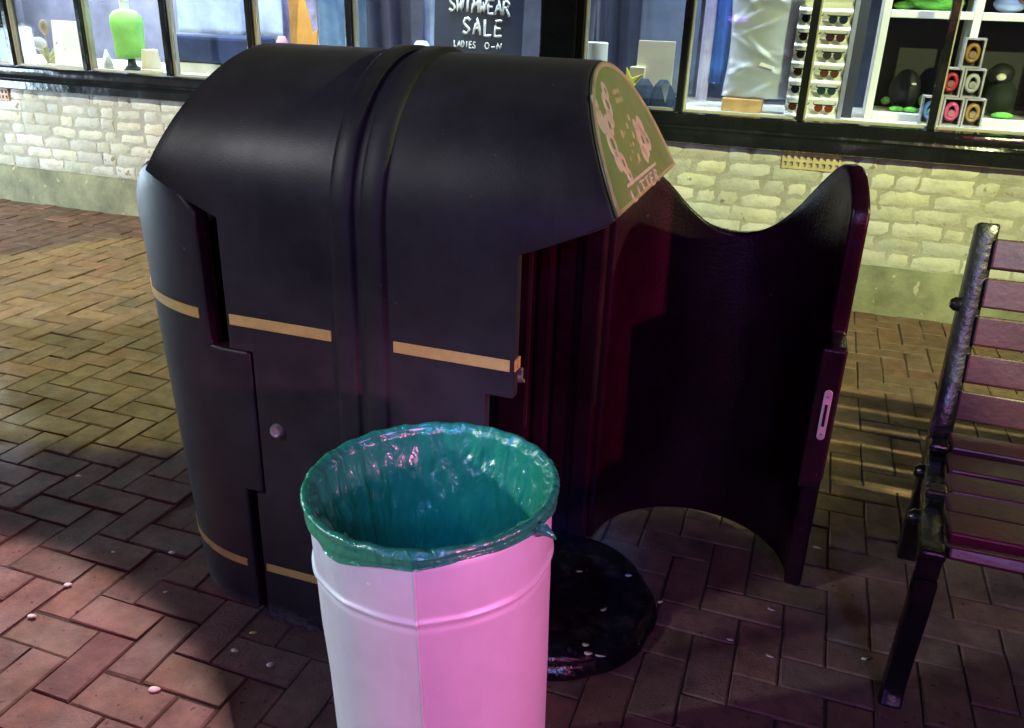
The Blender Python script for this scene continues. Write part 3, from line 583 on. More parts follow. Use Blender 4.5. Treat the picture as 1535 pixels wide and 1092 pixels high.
# watch boxes: pyramid of six clear boxes
boxm = plain('box_card', (0.40, 0.39, 0.42), 0.35); insm = plain('box_inside', (0.03, 0.03, 0.035), 0.5)
WB = [(0.492, 0, 'blue', (0.10, 0.25, 0.75), 'leftmost on the bottom row'), (0.585, 0, 'pink and red', (0.75, 0.10, 0.28), 'middle of the bottom row'), (0.678, 0, 'amber', (0.45, 0.27, 0.09), 'right end of the bottom row'),
      (0.555, 1, 'crimson', (0.55, 0.04, 0.09), 'left of the middle row'), (0.648, 1, 'silver', (0.55, 0.54, 0.60), 'right of the middle row'), (0.62, 2, 'copper', (0.42, 0.22, 0.07), 'topmost of the stack')]
for x, r, nm, cc, pos in WB:
    wbx, hbx = 0.0445, 0.132; z = DZ + 0.0005 + r*0.1335
    o = empty('watch_box', (x, 4.70, z), 'grey box showing a %s watch, %s' % (nm, pos), 'watch box', 'stacked watch boxes')
    bm = bmesh.new(); t = 0.008
    bm_box(bm, -wbx, wbx, 0.0, 0.08, 0, t); bm_box(bm, -wbx, wbx, 0, 0.08, hbx-t, hbx); bm_box(bm, -wbx, -wbx+t, 0.0004, 0.08, t, hbx-t); bm_box(bm, wbx-t, wbx, 0.0004, 0.08, t, hbx-t)
    link('case', bm, boxm, o); box('lining', insm, -wbx+t, wbx-t, 0.06, 0.079, t, hbx-t, o, bevel=0)
    bm = bmesh.new(); seg = 28; rr, r2 = 0.030, 0.0105
    ring = [[bm.verts.new((( rr*0.8 + r2*math.cos(b))*math.cos(a), 0.035 + r2*1.3*math.sin(b), 0.066 + (rr*1.15 + r2*math.cos(b))*math.sin(a))) for b in [k*6.283/8 for k in range(8)]] for a in [k*6.283/seg for k in range(seg)]]
    for i in range(seg):
        for k in range(8): bm.faces.new((ring[i][k], ring[(i+1)%seg][k], ring[(i+1)%seg][(k+1)%8], ring[i][(k+1)%8]))
    link('strap', bm, plain('watch_' + nm.replace(' ', '_'), cc, 0.3), o, smooth=0)
    bm = bmesh.new(); bm_lathe(bm, [(0.015, 0), (0.017, 0.004), (0.014, 0.008)], 18, M=Matrix.Translation((0.0, 0.024, 0.058)) @ Matrix.Rotation(R_(90), 4, 'X')); link('dial', bm, plain('dial_' + nm.replace(' ', '_'), tuple(0.5*c + 0.12 for c in cc), 0.2), o)

# ------------------------------------------------------------------ the twin litter bin housing
BX, BY, BR = -0.785, 1.685, 0.30
binh = empty('litter_bin', (BX, BY, 0), 'black plastic twin litter bin housing with gold bands and its right door open', 'litter bin')
def B(o):
    o.parent = binh; o.matrix_parent_inverse = Matrix.Translation((-BX, -BY, 0)); return o
HLS = 0.99; ZV = 1.0
def hood_hl(z): return 0.486 - (z - 1.06)*0.50
# cross section rows: front bottom -> vault -> back bottom, (y, z, ny, nz)
rows = []
zs = [0.0, 0.09, 0.18, 0.27, 0.355, 0.44, 0.53, 0.62, 0.705, 0.78, 0.85, 0.92, 0.985]
for z in zs: rows.append((BY-BR, z, -1, 0))
for k in range(1, 32):
    a = math.pi*k/32; rows.append((BY - BR*math.cos(a), ZV + BR*math.sin(a), -math.cos(a), math.sin(a)))
for z in reversed(zs): rows.append((BY+BR, z, 1, 0))
NR = len(rows); F0 = len(zs)
HU, HM, HLw = 0.318, 0.262, 0.286
rib = [-0.066, -0.058, -0.053, -0.047, -0.016, -0.011, -0.007, 0.0, 0.007, 0.011, 0.016, 0.047, 0.053, 0.058, 0.066]
roff = {-0.053: .008, -0.047: .0105, -0.016: .0105, -0.011: .008, -0.007: 0.0005, 0: -0.0005}
def off(x):
    for k, v in roff.items():
        if abs(abs(x) - abs(k)) < 1e-6: return v
    return 0.0
cols = [-HU, -HLw, -HM, -0.21, -0.14] + rib + [0.14, 0.21, HM, HLw, HU]
NE = 6                                             # extra hood columns per side
bm = bmesh.new(); V = {}
arc = [0.0]
for a, b in zip(rows, rows[1:]): arc.append(arc[-1] + math.hypot(b[0]-a[0], b[1]-a[1]))
def at_arc(s):
    for i in range(NR-1):
        if s <= arc[i+1] + 1e-9:
            t = (s-arc[i])/(arc[i+1]-arc[i]); a, b = rows[i], rows[i+1]
            return a[0]+(b[0]-a[0])*t, a[1]+(b[1]-a[1])*t
    return rows[-1][0], rows[-1][1]
mid = arc[-1]/2; sF = arc[F0-1]
for i, (y, z, ny, nz) in enumerate(rows):
    for c, x in enumerate(cols):
        o_ = off(x); V[i, c] = bm.verts.new((BX + x, y + ny*o_, z + nz*o_))
    if F0-1 <= i <= NR-F0:
        for sgn in (-1, 1):
            for e in range(1, NE+1):
                u = e/NE; sl = sF + 0.078*u                   # lower edge of the hood climbs towards its tip
                s_ = sl + (arc[i]-sF)*(mid-sl)/(mid-sF) if arc[i] <= mid else (2*mid-sl) - ((2*mid-sF)-arc[i])*(mid-sl)/(mid-sF)
                yy, zz = at_arc(s_)
                V[i, sgn*100*e] = bm.verts.new((BX + sgn*(HU + (hood_hl(zz)-HU)*u), yy, zz))
def zmid(i): return (rows[i][1]+rows[i+1][1])/2
for i in range(NR-1):
    z = zmid(i); hl = HU if z > 0.705 else (HM if z > 0.355 else HLw)
    for c in range(len(cols)-1):
        if max(abs(cols[c]), abs(cols[c+1])) <= hl + 1e-6: bm.faces.new((V[i, c], V[i, c+1], V[i+1, c+1], V[i+1, c]))
    if F0-1 <= i < NR-F0:
        for sgn, cc in ((-1, 0), (1, len(cols)-1)):
            prev = cc
            for e in range(1, NE+1):
                q = sgn*100*e; bm.faces.new((V[i, prev], V[i, q], V[i+1, q], V[i+1, prev])); prev = q
for sgn in (-1, 1):                                # end faces of the hood (the sign is fixed on them)
    ring = [V[i, sgn*100*NE] for i in range(F0-1, NR-F0+1)]
    bm.faces.new(ring)
for v in [v for v in bm.verts if not v.link_faces]: bm.verts.remove(v)
body = link('body', bm, MT['bin'], smooth=48)
md = body.modifiers.new('s', 'SOLIDIFY'); md.thickness = 0.026; md.offset = -1
md = body.modifiers.new('b', 'BEVEL'); md.width = 0.008; md.segments = 3; md.limit_method = 'ANGLE'; md.angle_limit = R_(50)
body.modifiers.move(1, 0); body.modifiers.move(2, 1)
B(body)
# sign plates on both hood ends
def plate(sgn):
    pts = []
    for i in range(F0-1, NR-F0+1):
        sl = sF + 0.078
        s_ = sl + (arc[i]-sF)*(mid-sl)/(mid-sF) if arc[i] <= mid else (2*mid-sl) - ((2*mid-sF)-arc[i])*(mid-sl)/(mid-sF)
        pts.append(at_arc(s_))
    base = Vector((BX + sgn*hood_hl(1.06), BY, 1.06)); up = Vector((-sgn*0.5, 0, 1)).normalized(); side = Vector((0, 1, 0))
    nrm = Vector((sgn*1, 0, 0.5)).normalized()
    Mx = Matrix(((side.x, nrm.x, up.x, base.x), (side.y, nrm.y, up.y, base.y), (side.z, nrm.z, up.z, base.z), (0, 0, 0, 1)))
    loc = [(y-BY, (z-1.06)*math.sqrt(1.25)) for y, z in pts]
    cyy = 0.11
    def inset(k, dz=0): return [(x*k, (z-cyy)*k + cyy) for x, z in loc]
    out = inset(0.965 if sgn > 0 else 0.92); inn = inset(0.90 if sgn > 0 else 0.86)
    bm = bmesh.new(); bm_prism(bm, out, 0.006, Mx @ Matrix.Translation((0, 0.0005, 0)))
    pl = B(link('sign_plate', bm, MT['plate'], bevel=0.002))
    bm = bmesh.new(); n = len(out)
    def ringv(P_, y): return [bm.verts.new(Mx @ Vector((x, y, z))) for x, z in P_]
    a, b, c, d = ringv(out, 0.0066), ringv(inset(0.955 if sgn > 0 else 0.91), 0.0085), ringv(inset(0.915 if sgn > 0 else 0.87), 0.0085), ringv(inn, 0.0066)
    for A, Bq in ((a, b), (b, c), (c, d)):
        for i in range(n): bm.faces.new((A[i], A[(i+1)%n], Bq[(i+1)%n], Bq[i]))
    rim = link('rim', bm, MT['platerim'], pl, smooth=0); 
    # pale raised emblem, rule and lettering; local u runs along the foot of the plate, w up the plate
    s_ = 1 if sgn > 0 else -1
    def disc(bm, u, w_, r, h=0.003, hole=0.0, sq=1.0):
        n = 18; y0 = 0.0064
        o1 = [bm.verts.new(Mx @ Vector((s_*u + r*math.cos(6.283*k/n), y0, w_ + r*sq*math.sin(6.283*k/n)))) for k in range(n)]
        o2 = [bm.verts.new(Mx @ Vector((s_*u + r*.9*math.cos(6.283*k/n), y0+h, w_ + r*.9*sq*math.sin(6.283*k/n)))) for k in range(n)]
        for k in range(n): bm.faces.new((o1[k], o1[(k+1)%n], o2[(k+1)%n], o2[k]))
        if hole:
            o3 = [bm.verts.new(Mx @ Vector((s_*u + r*hole*math.cos(6.283*k/n), y0+h, w_ + r*hole*sq*math.sin(6.283*k/n)))) for k in range(n)]
            o4 = [bm.verts.new(Mx @ Vector((s_*u + r*hole*math.cos(6.283*k/n), y0, w_ + r*hole*sq*math.sin(6.283*k/n)))) for k in range(n)]
            for k in range(n): bm.faces.new((o2[k], o2[(k+1)%n], o3[(k+1)%n], o3[k])); bm.faces.new((o3[k], o3[(k+1)%n], o4[(k+1)%n], o4[k]))
        else: bm.faces.new(o2)
    for u, w_, r, hl in ((-0.165, 0.165, 0.024, 0), (-0.160, 0.195, 0.015, 0), (-0.125, 0.150, 0.020, .35), (-0.150, 0.118, 0.026, .4), (-0.155, 0.085, 0.018, 0), (-0.128, 0.078, 0.020, .35), (-0.118, 0.052, 0.016, .3),
                         (-0.085, 0.185, 0.023, .4), (-0.065, 0.210, 0.017, .3), (-0.10, 0.160, 0.017, 0), (0.075, 0.095, 0.035, .25), (0.10, 0.120, 0.022, 0), (0.055, 0.068, 0.018, 0), (0.112, 0.088, 0.020, .3), (0.06, 0.128, 0.012, 0)):
        bm = bmesh.new(); disc(bm, u, w_, r, h=0.0012, hole=hl, sq=1.1); link('emblem_dot', bm, MT['lilac'], pl)
    for k in range(22):
        u, w_, r = (random.uniform(-0.07, 0.05), random.uniform(0.058, 0.165), random.uniform(0.004, 0.009)) if k < 14 else (-0.01 + 0.014*(k % 4), 0.185 + 0.018*(k//18), 0.006)
        bm = bmesh.new(); disc(bm, u, w_, r, h=0.0012); link('emblem_dot', bm, MT['faded'], pl)
    bm = bmesh.new(); bm_box(bm, -0.165 if s_ > 0 else -0.11, 0.11 if s_ > 0 else 0.165, 0.0064, 0.0078, 0.040-0.004, 0.044-0.002, Mx); link('rule', bm, MT['lilac'], pl)
    write('LITTER', pl, MT['lilac'], -0.155, 0.008, 0.030, 0.022, 0.043, 0.0034, y=0.0058, M=Mx @ Matrix.Diagonal((s_, 1, 1, 1)))
plate(1); plate(-1)
# inside: partition, back ribs, floor disc
B(box('partition', MT['binin'], BX-0.012, BX+0.012, BY-0.27, BY+0.27, 0.03, 1.0, bevel=0.004))
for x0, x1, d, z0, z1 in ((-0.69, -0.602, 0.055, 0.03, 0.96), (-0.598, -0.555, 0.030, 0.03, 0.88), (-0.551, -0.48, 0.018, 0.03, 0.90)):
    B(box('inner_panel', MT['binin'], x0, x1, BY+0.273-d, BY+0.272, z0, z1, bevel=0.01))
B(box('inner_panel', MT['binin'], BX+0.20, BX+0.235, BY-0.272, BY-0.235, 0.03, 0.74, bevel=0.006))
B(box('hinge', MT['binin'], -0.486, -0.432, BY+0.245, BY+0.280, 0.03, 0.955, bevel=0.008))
# latch keeper on the inside rib
bm = bmesh.new(); bm_box(bm, -0.655, -0.615, BY+0.205, BY+0.217, 0.50, 0.54); bm_tube(bm, [(-0.635, BY+0.20, 0.515), (-0.62, BY+0.195, 0.51), (-0.605, BY+0.198, 0.512)], 0.006, 8); B(link('latch_keeper', bm, MT['steel'], bevel=0.003))
def half_floor(sgn, m_):
    bm = bmesh.new(); cxx = BX + sgn*0.325; n = 30
    prof = [(0.262, 0.0), (0.272, 0.012), (0.272, 0.026), (0.262, 0.036), (0.255, 0.050), (0.252, 0.066), (0.240, 0.074), (0.12, 0.078), (0.02, 0.078)]
    G = []
    for r, z in prof:
        row = [bm.verts.new((BX + sgn*0.02, BY - r, z))]
        for k in range(n+1):
            a = -math.pi/2 + math.pi*k/n
            wob = 1 + (0.012*math.sin(9*a) + 0.008*math.sin(17*a+1) if r > 0.1 else 0)
            row.append(bm.verts.new((cxx + sgn*r*math.cos(a)*wob, BY + r*math.sin(a), z*0.8 + (0.003*math.sin(5*a + 9*r) if 0.06 < z else 0))))
        row.append(bm.verts.new((BX + sgn*0.02, BY + r, z))); G.append(row)
    for a, b in zip(G, G[1:]):
        for k in range(n+2): bm.faces.new((a[k], a[k+1], b[k+1], b[k]))
    bm.faces.new(G[-1])
    return B(link('floor_plate', bm, m_, smooth=50))
half_floor(1, MT['binwet']); half_floor(-1, MT['binin'])
# gold bands on the front and back of the body
def band(x0, x1, z0, z1, name='gold_band'):
    bm = bmesh.new(); bm_box(bm, x0, x1, BY-BR-0.0025, BY-BR+0.004, z0, z1); B(link(name, bm, MT['gold'], bevel=0.001))
    bm = bmesh.new(); bm_box(bm, x0, x1, BY+BR-0.004, BY+BR+0.0025, z0, z1); B(link(name, bm, MT['gold'], bevel=0.001))
band(BX-HU+0.008, BX-0.069, 0.760, 0.783); band(BX+0.069, BX+HU-0.008, 0.760, 0.783)
band(BX-HLw+0.008, BX-0.069, 0.146, 0.166); band(BX+0.069, BX+HLw-0.008, 0.146, 0.166)
bm = bmesh.new(); bm_box(bm, BX+HU-0.0035, BX+HU+0.003, BY-BR+0.002, BY-BR+0.030, 0.760, 0.783); B(link('gold_band', bm, MT['gold'], bevel=0.001))
# round chrome lock
bm = bmesh.new(); bm_lathe(bm, [(0.016, 0), (0.016, 0.006), (0.012, 0.012), (0.009, 0.012), (0.008, 0.008)], 20, M=Matrix.Translation((-1.0, BY-BR, 0.53)) @ Matrix.Rotation(R_(90), 4, 'X')); B(link('lock', bm, MT['steel'], smooth=40))

# doors: half round shells; t is arc length along the shell, from the free edge to the hinge
def cap_a(z): return 0.285 + 0.085*min(1.0, z/0.95)**0.8
def top_z(th):                                     # th: -90 free edge .. 0 end .. 90 hinge
    pts = [(-104, .935), (-95, .950), (-86, .972), (-77, 1.024), (-68, 1.066), (-60, 1.074), (-46, 1.018), (-31, .930), (-16, .868), (0, .846), (16, .862), (31, .915), (46, .985), (60, 1.025), (74, 1.0), (90, .97), (104, .94)]
    for i in range(1, len(pts)-2):
        if th <= pts[i+1][0]:
            (a, p1), (b, p2) = pts[i], pts[i+1]; p0, p3 = pts[i-1][1], pts[i+2][1]; t = max(0, (th-a)/(b-a))
            return 0.5*((2*p1) + (p2-p0)*t + (2*p0-5*p1+4*p2-p3)*t*t + (3*p1-p0-3*p2+p3)*t**3)
    return pts[-1][1]
def make_door(sgn, parent_inv_opened):
    """closed position, local coordinates round the hinge line; sgn = side of the bin"""
    hx = BX + sgn*0.325; hy = BY + BR              # hinge line
    root = bpy.data.objects.new('door', bpy.data.meshes.new('tmp'))
    EU, EM, EL = -0.038, 0.056, 0.012              # free edge reach beyond the half circle (upper, tongue, lower)
    cols_ = [('s', 0.056), ('s', 0.012), ('s', -0.012), ('s', -0.038)] + [('a', th) for th in (-80, -75, -70, -65, -60, -55, -50, -45, -40, -35, -30, -25, -20, -15, -10, -5, 0, 5, 10, 15, 20, 25, 30, 35, 40, 45, 50, 55, 60, 65, 70, 75, 80, 86, 90)]
    def pos(cx_, z, inset=0.0):
        k, v = cx_
        a = cap_a(z) - inset*1.0; b = BR - inset
        if k == 's' and v >= 0: return (-sgn*v, -BR + inset)         # relative to centre (hx, BY)
        th = v if k == 'a' else -90 + (-v/BR)*57.3
        return (sgn*a*math.cos(R_(th)), b*math.sin(R_(th)))
    zl = [0.018, 0.09, 0.18, 0.27, 0.357, 0.44, 0.53, 0.62, 0.703, 0.75, 0.80]
    NT = 5
    bm = bmesh.new(); Vd = {}
    for c, cc in enumerate(cols_):
        th = cc[1] if cc[0] == 'a' else (-90 + (-cc[1]/BR)*57.3)
        tz = top_z(max(-95, min(90, th)))
        zz = zl + [0.80 + (tz-0.80)*k/NT for k in range(1, NT+1)]
        for r, z in enumerate(zz):
            x, y = pos(cc, min(z, 1.0)); Vd[c, r] = bm.verts.new((hx + x, BY + y, z))
    nR = len(zl) + NT
    for r in range(nR-1):
        for c in range(len(cols_)-1):
            zm = (zl[r]+zl[r+1])/2 if r < len(zl)-1 else 0.9
            lim = 3 if zm > 0.703 else (0 if zm > 0.357 else 1)
            if c >= lim: bm.faces.new((Vd[c, r], Vd[c+1, r], Vd[c+1, r+1], Vd[c, r+1]))
    for v in [v for v in bm.verts if not v.link_faces]: bm.verts.remove(v)
    bmesh.ops.recalc_face_normals(bm, faces=bm.faces)
    # make sure the normals point outwards
    f = max(bm.faces, key=lambda f: sgn*f.calc_center_median().x)
    if f.normal.x*sgn < 0: bmesh.ops.reverse_faces(bm, faces=bm.faces)
    for v in bm.verts: v.co -= Vector((hx, hy, 0))
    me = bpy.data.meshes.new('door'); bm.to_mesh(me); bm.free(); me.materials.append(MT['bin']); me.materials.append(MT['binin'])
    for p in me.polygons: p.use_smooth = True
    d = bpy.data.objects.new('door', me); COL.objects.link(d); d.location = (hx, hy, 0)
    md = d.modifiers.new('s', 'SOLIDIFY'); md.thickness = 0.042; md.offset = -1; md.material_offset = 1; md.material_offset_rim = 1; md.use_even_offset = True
    md = d.modifiers.new('b', 'BEVEL'); md.width = 0.012; md.segments = 3; md.limit_method = 'ANGLE'; md.angle_limit = R_(50)
    md = d.modifiers.new('n', 'EDGE_SPLIT'); md.split_angle = R_(50)
    for (z0, z1, e) in ((0.760, 0.783, -0.055), (0.146, 0.166, -0.006)):  # gold bands round the door
        bm = bmesh.new(); G = []
        for th in [(-90 + (-e/BR)*57.3) + k*3.0 for k in range(0, 62)]:
            if th > 90: break
            row = []
            for z, o_ in ((z0, 0.0), (z0, 0.0025), (z1, 0.0025), (z1, 0.0)):
                a = cap_a(z) + o_; b = BR + o_
                row.append(bm.verts.new((sgn*a*math.cos(R_(th)), b*math.sin(R_(th)) - BR, z)))
            G.append(row)
        for a, b in zip(G, G[1:]):
            for k in range(3): bm.faces.new((a[k], a[k+1], b[k+1], b[k]))
        bm.faces.new(G[0]); bm.faces.new(G[-1])
        link('gold_band', bm, MT['gold'], d, smooth=40)
    return d
dl = make_door(-1, 0); B(dl)
dr = make_door(1, 0); B(dr); dr.rotation_euler = (0, 0, R_(90)); dr['label'] = 'right door swung open to the back'
# strike strip with latch plate on the free edge of the open door (modelled in the closed position, so it turns with the door)
bm = bmesh.new(); bm_box(bm, -0.066, -0.0565, -0.596, -0.545, 0.34, 0.70); link('latch_strip', bm, MT['binin'], dr, bevel=0.005)
lp = bmesh.new(); pts = []
for k in range(8): a = math.pi*k/7; pts.append((0.009*math.cos(a), 0.055 + 0.009*math.sin(a)))
for k in range(8): a = math.pi + math.pi*k/7; pts.append((0.009*math.cos(a), -0.055 + 0.009*math.sin(a)))
bm_prism(lp, pts, 0.003, Matrix.Translation((-0.0665, -0.575, 0.54)) @ Matrix.Rotation(R_(-90), 4, 'Z') @ Matrix.Translation((0, -0.0035, 0)))
lpo = link('latch_plate', lp, plain('worn_steel', (0.66, 0.55, 0.66), 0.45, metal=0.3), dr, bevel=0.0008)
box('latch_slot', MT['binin'], -0.0715, -0.0698, -0.578, -0.572, 0.512, 0.568, lpo, bevel=0)
for z in (0.492, 0.588):
    bm = bmesh.new(); bm_lathe(bm, [(0.0035, 0), (0.003, 0.0015), (0.001, 0.002)], 10, M=Matrix.Translation((-0.0697, -0.575, z)) @ Matrix.Rotation(R_(-90), 4, 'Y')); link('screw', bm, MT['steel'], lpo)

# ------------------------------------------------------------------ metal liner with green bag
LX, LY, LH = -0.474, 1.03, 0.722
lin = empty('bin_liner', (LX + 0.048, LY, 0.0), 'galvanised metal bin liner standing in front of the black bin housing', 'bin liner', rot=(0.0, R_(-2.2), 0))
SEAM = math.atan2(-LY, -LX) - 0.125                    # direction of the seam, a little left of the camera
def lr(z): return 0.1735 + 0.0130*z/LH
def liner_pt(phi, z):
    """phi = angle past the seam; the lapped sheet stands proud on the left of the seam"""
    r = lr(z)
    d = (phi + math.pi) % (2*math.pi) - math.pi
    r += 0.0100*math.exp(-abs(d)/0.22) - (0.0016*math.exp(-d/0.3) if d >= 0 else 0)                    # the lapped seam stands proud, the left sheet on top
    bead = 0.0045*math.exp(-((z - (LH-0.112))/0.0045)**2) - 0.002*math.exp(-((z - (LH-0.124))/0.005)**2)
    bead += 0.0045*math.exp(-((z - 0.10)/0.0045)**2)
    r += bead + 0.0012*math.sin(3*phi + 5*z)*math.sin(7*z) + 0.0016*NZ.noise(Vector((4*math.cos(phi), 4*math.sin(phi), 9*z))) + (0.0006*NZ.noise(Vector((11*math.cos(phi), 11*math.sin(phi), 22*z))))
    a = SEAM + phi
    return (r*math.cos(a) - 0.02, r*math.sin(a), z)
bm = bmesh.new(); n = 160; zs_ = [0, 0.02, 0.06, 0.085, 0.092, 0.096, 0.10, 0.104, 0.108, 0.115, 0.2, 0.3, 0.4, 0.5, 0.57] + [LH-0.135+0.0025*k for k in range(0, 16)] + [LH-0.09, LH-0.06, LH-0.03, LH]
phis = [0.0001, 0.012, 0.03] + [0.05 + (2*math.pi-0.1)*k/n for k in range(n+1)] + [2*math.pi-0.03, 2*math.pi-0.012, 2*math.pi-0.0001]
G = [[bm.verts.new(liner_pt(p, z)) for p in phis] for z in zs_]
for a, b in zip(G, G[1:]):
    for k in range(len(phis)-1): bm.faces.new((a[k], a[k+1], b[k+1], b[k]))
    bm.faces.new((a[-1], a[0], b[0], b[-1]))
lo_ = link('body', bm, MT['galv'], lin, smooth=35)
md = lo_.modifiers.new('s', 'SOLIDIFY'); md.thickness = 0.003; md.offset = -1
bm = bmesh.new(); bm_lathe(bm, [(lr(0.01)-0.004, 0.004), (lr(0.01)-0.004, 0.010)], 60, M=Matrix.Translation((-0.02, 0, 0))); link('base', bm, MT['galv'], lin)
# the bag: own thing, hangs in the liner and folds over the rim
bag = empty('bin_bag', (LX + 0.048, LY, 0.0), 'thin green plastic bag lining the metal bin liner and folded over its rim', 'bag', rot=(0.0, R_(-2.2), 0))
bm = bmesh.new(); n = 320
prof = []                                          # (radius offset rule, z)
inner = [0.0, 0.004, 0.010] + [0.02 + 0.0105*k for k in range(26)] + [0.31, 0.34, 0.38, 0.42, 0.46, 0.53]
outer = [0.004, 0.010, 0.016, 0.022, 0.028, 0.034, 0.040, 0.046]
G = []
def bag_depth(a):                                  # how far the fold-over hangs down, ragged
    d = (a - math.atan2(-LY, -LX) + math.pi) % (2*math.pi) - math.pi   # 0 = towards the camera
    return 0.021 + 0.020*math.exp(-((d+0.85)/0.5)**2) - 0.004*math.exp(-((d-0.6)/0.5)**2) + 0.004*math.sin(2*a+1) + 0.002*math.sin(9*a)
for kind, s_ in [('o', t) for t in reversed([0.12*k for k in range(1, 9)] + [1.0])] + [('r', t) for t in (0, 1, 2, 3, 4)] + [('i', t) for t in inner[1:]]:
    row = []
    for k in range(n):
        a = 2*math.pi*k/n; ca, sa = math.cos(a), math.sin(a)
        if kind == 'o':
            dep = bag_depth(a)*s_
            z = LH - dep; q = NZ.noise(Vector((ca*7, sa*7, s_*5))); q2 = NZ.noise(Vector((ca*2.5, sa*2.5, s_*11 + 3)))
            r = lr(z) + 0.0062 + 0.0095*math.exp(-abs((a-SEAM+math.pi)%(2*math.pi)-math.pi)/0.22) + 0.0022*q*min(1, s_*2) + 0.0034*q2*min(1, s_*2) + 0.0012*math.sin(s_*14 + 3*q2) - 0.002*s_
        elif kind == 'r':
            t = math.pi*s_/4; r = lr(LH) + 0.003 + 0.0065*math.cos(t); z = LH + 0.0065*math.sin(t) + 0.0012*math.sin(23*a) + 0.0015*NZ.noise(Vector((ca*15, sa*15, 1)))
        else:
            z = LH - s_
            f = min(1, s_/0.08)
            pl = math.sin(a*24 + 3.0*NZ.noise(Vector((ca*3, sa*3, 0))) + 2*s_)          # vertical pleats
            crk = NZ.noise(Vector((ca*12, sa*12, s_*22))) + 0.6*NZ.noise(Vector((ca*26, sa*26, s_*30 + 7)))
            big = NZ.noise(Vector((ca*1.8, sa*1.8, s_*2.2 + 5)))
            r = lr(z) - 0.0115 - 0.042*f*min(1, s_/0.25) + 0.0032*pl*math.exp(-s_/0.10) + 0.0075*crk*f*math.exp(-s_/0.25) + 0.012*big*f
            if s_ > 0.45: r *= 1 - 0.25*(s_-0.45)/0.08
        row.append(bm.verts.new((r*ca - 0.02, r*sa, z)))
    G.append(row)
for a, b in zip(G, G[1:]):
    for k in range(n): bm.faces.new((a[k], a[(k+1)%n], b[(k+1)%n], b[k]))
bm.faces.new(G[-1])
link('film', bm, MT['bag'], bag, smooth=0)
# twisted tail of the bag on the right of the rim
bm = bmesh.new(); a = math.atan2(-0.24, 0.97)
Ra = Vector((math.cos(a), math.sin(a), 0)); c0 = Vector((-0.02, 0, LH-0.018)) + Ra*(lr(LH)+0.004)
bm_tube(bm, [c0, c0 + Ra*0.012 + Vector((0, 0, 0.003)), c0 + Ra*0.022 + Vector((0, 0, -0.001)), c0 + Ra*0.031 + Vector((0, 0, -0.006))], [0.012, 0.009, 0.005, 0.0015], 9)
bm_tube(bm, [c0, c0 + Ra*0.010 + Vector((0, 0, 0.010)), c0 + Ra*0.013 + Vector((0, 0, 0.016))], [0.008, 0.005, 0.001], 7)
link('tail', bm, MT['bag'], bag, smooth=0)

# ------------------------------------------------------------------ bench on the right
bench = empty('park_bench', (1.2, 2.0, 0), 'dark slatted timber bench with black iron end frames on the right', 'bench')
def Q(o):
    o.parent = bench; o.matrix_parent_inverse = Matrix.Translation((-1.2, -2.0, 0)); return o
def bx_(y): return 0.337 + (y - 1.58)*0.118
def flat_bar(bm, path, w_, th, x_of):
    """bar that follows path in the y-z plane; w_ along x, th across the path"""
    n = len(path); L_ = []
    for i, (y, z) in enumerate(path):
        a = path[max(0, i-1)]; b = path[min(n-1, i+1)]; ty, tz = b[0]-a[0], b[1]-a[1]; l = math.hypot(ty, tz); ny, nz = -tz/l, ty/l
        x = x_of(y)
        L_.append([bm.verts.new((x + sx*w_/2, y + ny*st*th/2, z + nz*st*th/2)) for sx, st in ((-1,-1),(1,-1),(1,1),(-1,1))])
    for a, b in zip(L_, L_[1:]):
        for k in range(4): bm.faces.new((a[k], a[(k+1)%4], b[(k+1)%4], b[k]))
    bm.faces.new(list(reversed(L_[0]))); bm.faces.new(L_[-1])
def end_frame(xo):
    X_ = lambda y: bx_(y) + xo
    bm = bmesh.new(); flat_bar(bm, [(2.345, 0.93), (2.335, 0.90), (2.28, 0.70), (2.22, 0.52), (2.19, 0.46), (2.17, 0.36), (2.21, 0.18), (2.27, 0.0)], 0.050, 0.05, X_)
    f = Q(link('end_frame', bm, MT['iron'], bevel=0.006, smooth=40))
    bm = bmesh.new(); flat_bar(bm, [(2.185, 0.395), (2.0, 0.375), (1.80, 0.385), (1.64, 0.402), (1.585, 0.40)], 0.044, 0.055, X_); link('seat_rail', bm, MT['iron'], f, bevel=0.006, smooth=40)
    bm = bmesh.new(); flat_bar(bm, [(1.60, 0.372), (1.605, 0.30), (1.64, 0.17), (1.665, 0.06), (1.655, 0.022), (1.635, 0.0)], 0.044, 0.042, X_); link('front_leg', bm, MT['iron'], f, bevel=0.006, smooth=40)
    for y, z in ((2.262, 0.60), (2.10, 0.43), (1.86, 0.43), (1.60, 0.435)):       # cast lugs that carry the slats
        bm = bmesh.new(); bm_box(bm, X_(y)-0.024, X_(y)+0.022, y-0.026, y+0.020, z-0.012, z+0.010); link('lug', bm, MT['iron'], f, bevel=0.006)
    for y, z in ((2.27, 0.74), (2.05, 0.375), (1.86, 0.355)):
        bm = bmesh.new(); bm_lathe(bm, [(0.018, 0), (0.018, 0.012), (0.010, 0.022)], 10, M=Matrix.Translation((X_(y)-0.022, y, z)) @ Matrix.Rotation(R_(-90), 4, 'Y')); link('bolt', bm, MT['iron'], f, smooth=40)
end_frame(0.0); end_frame(1.65)
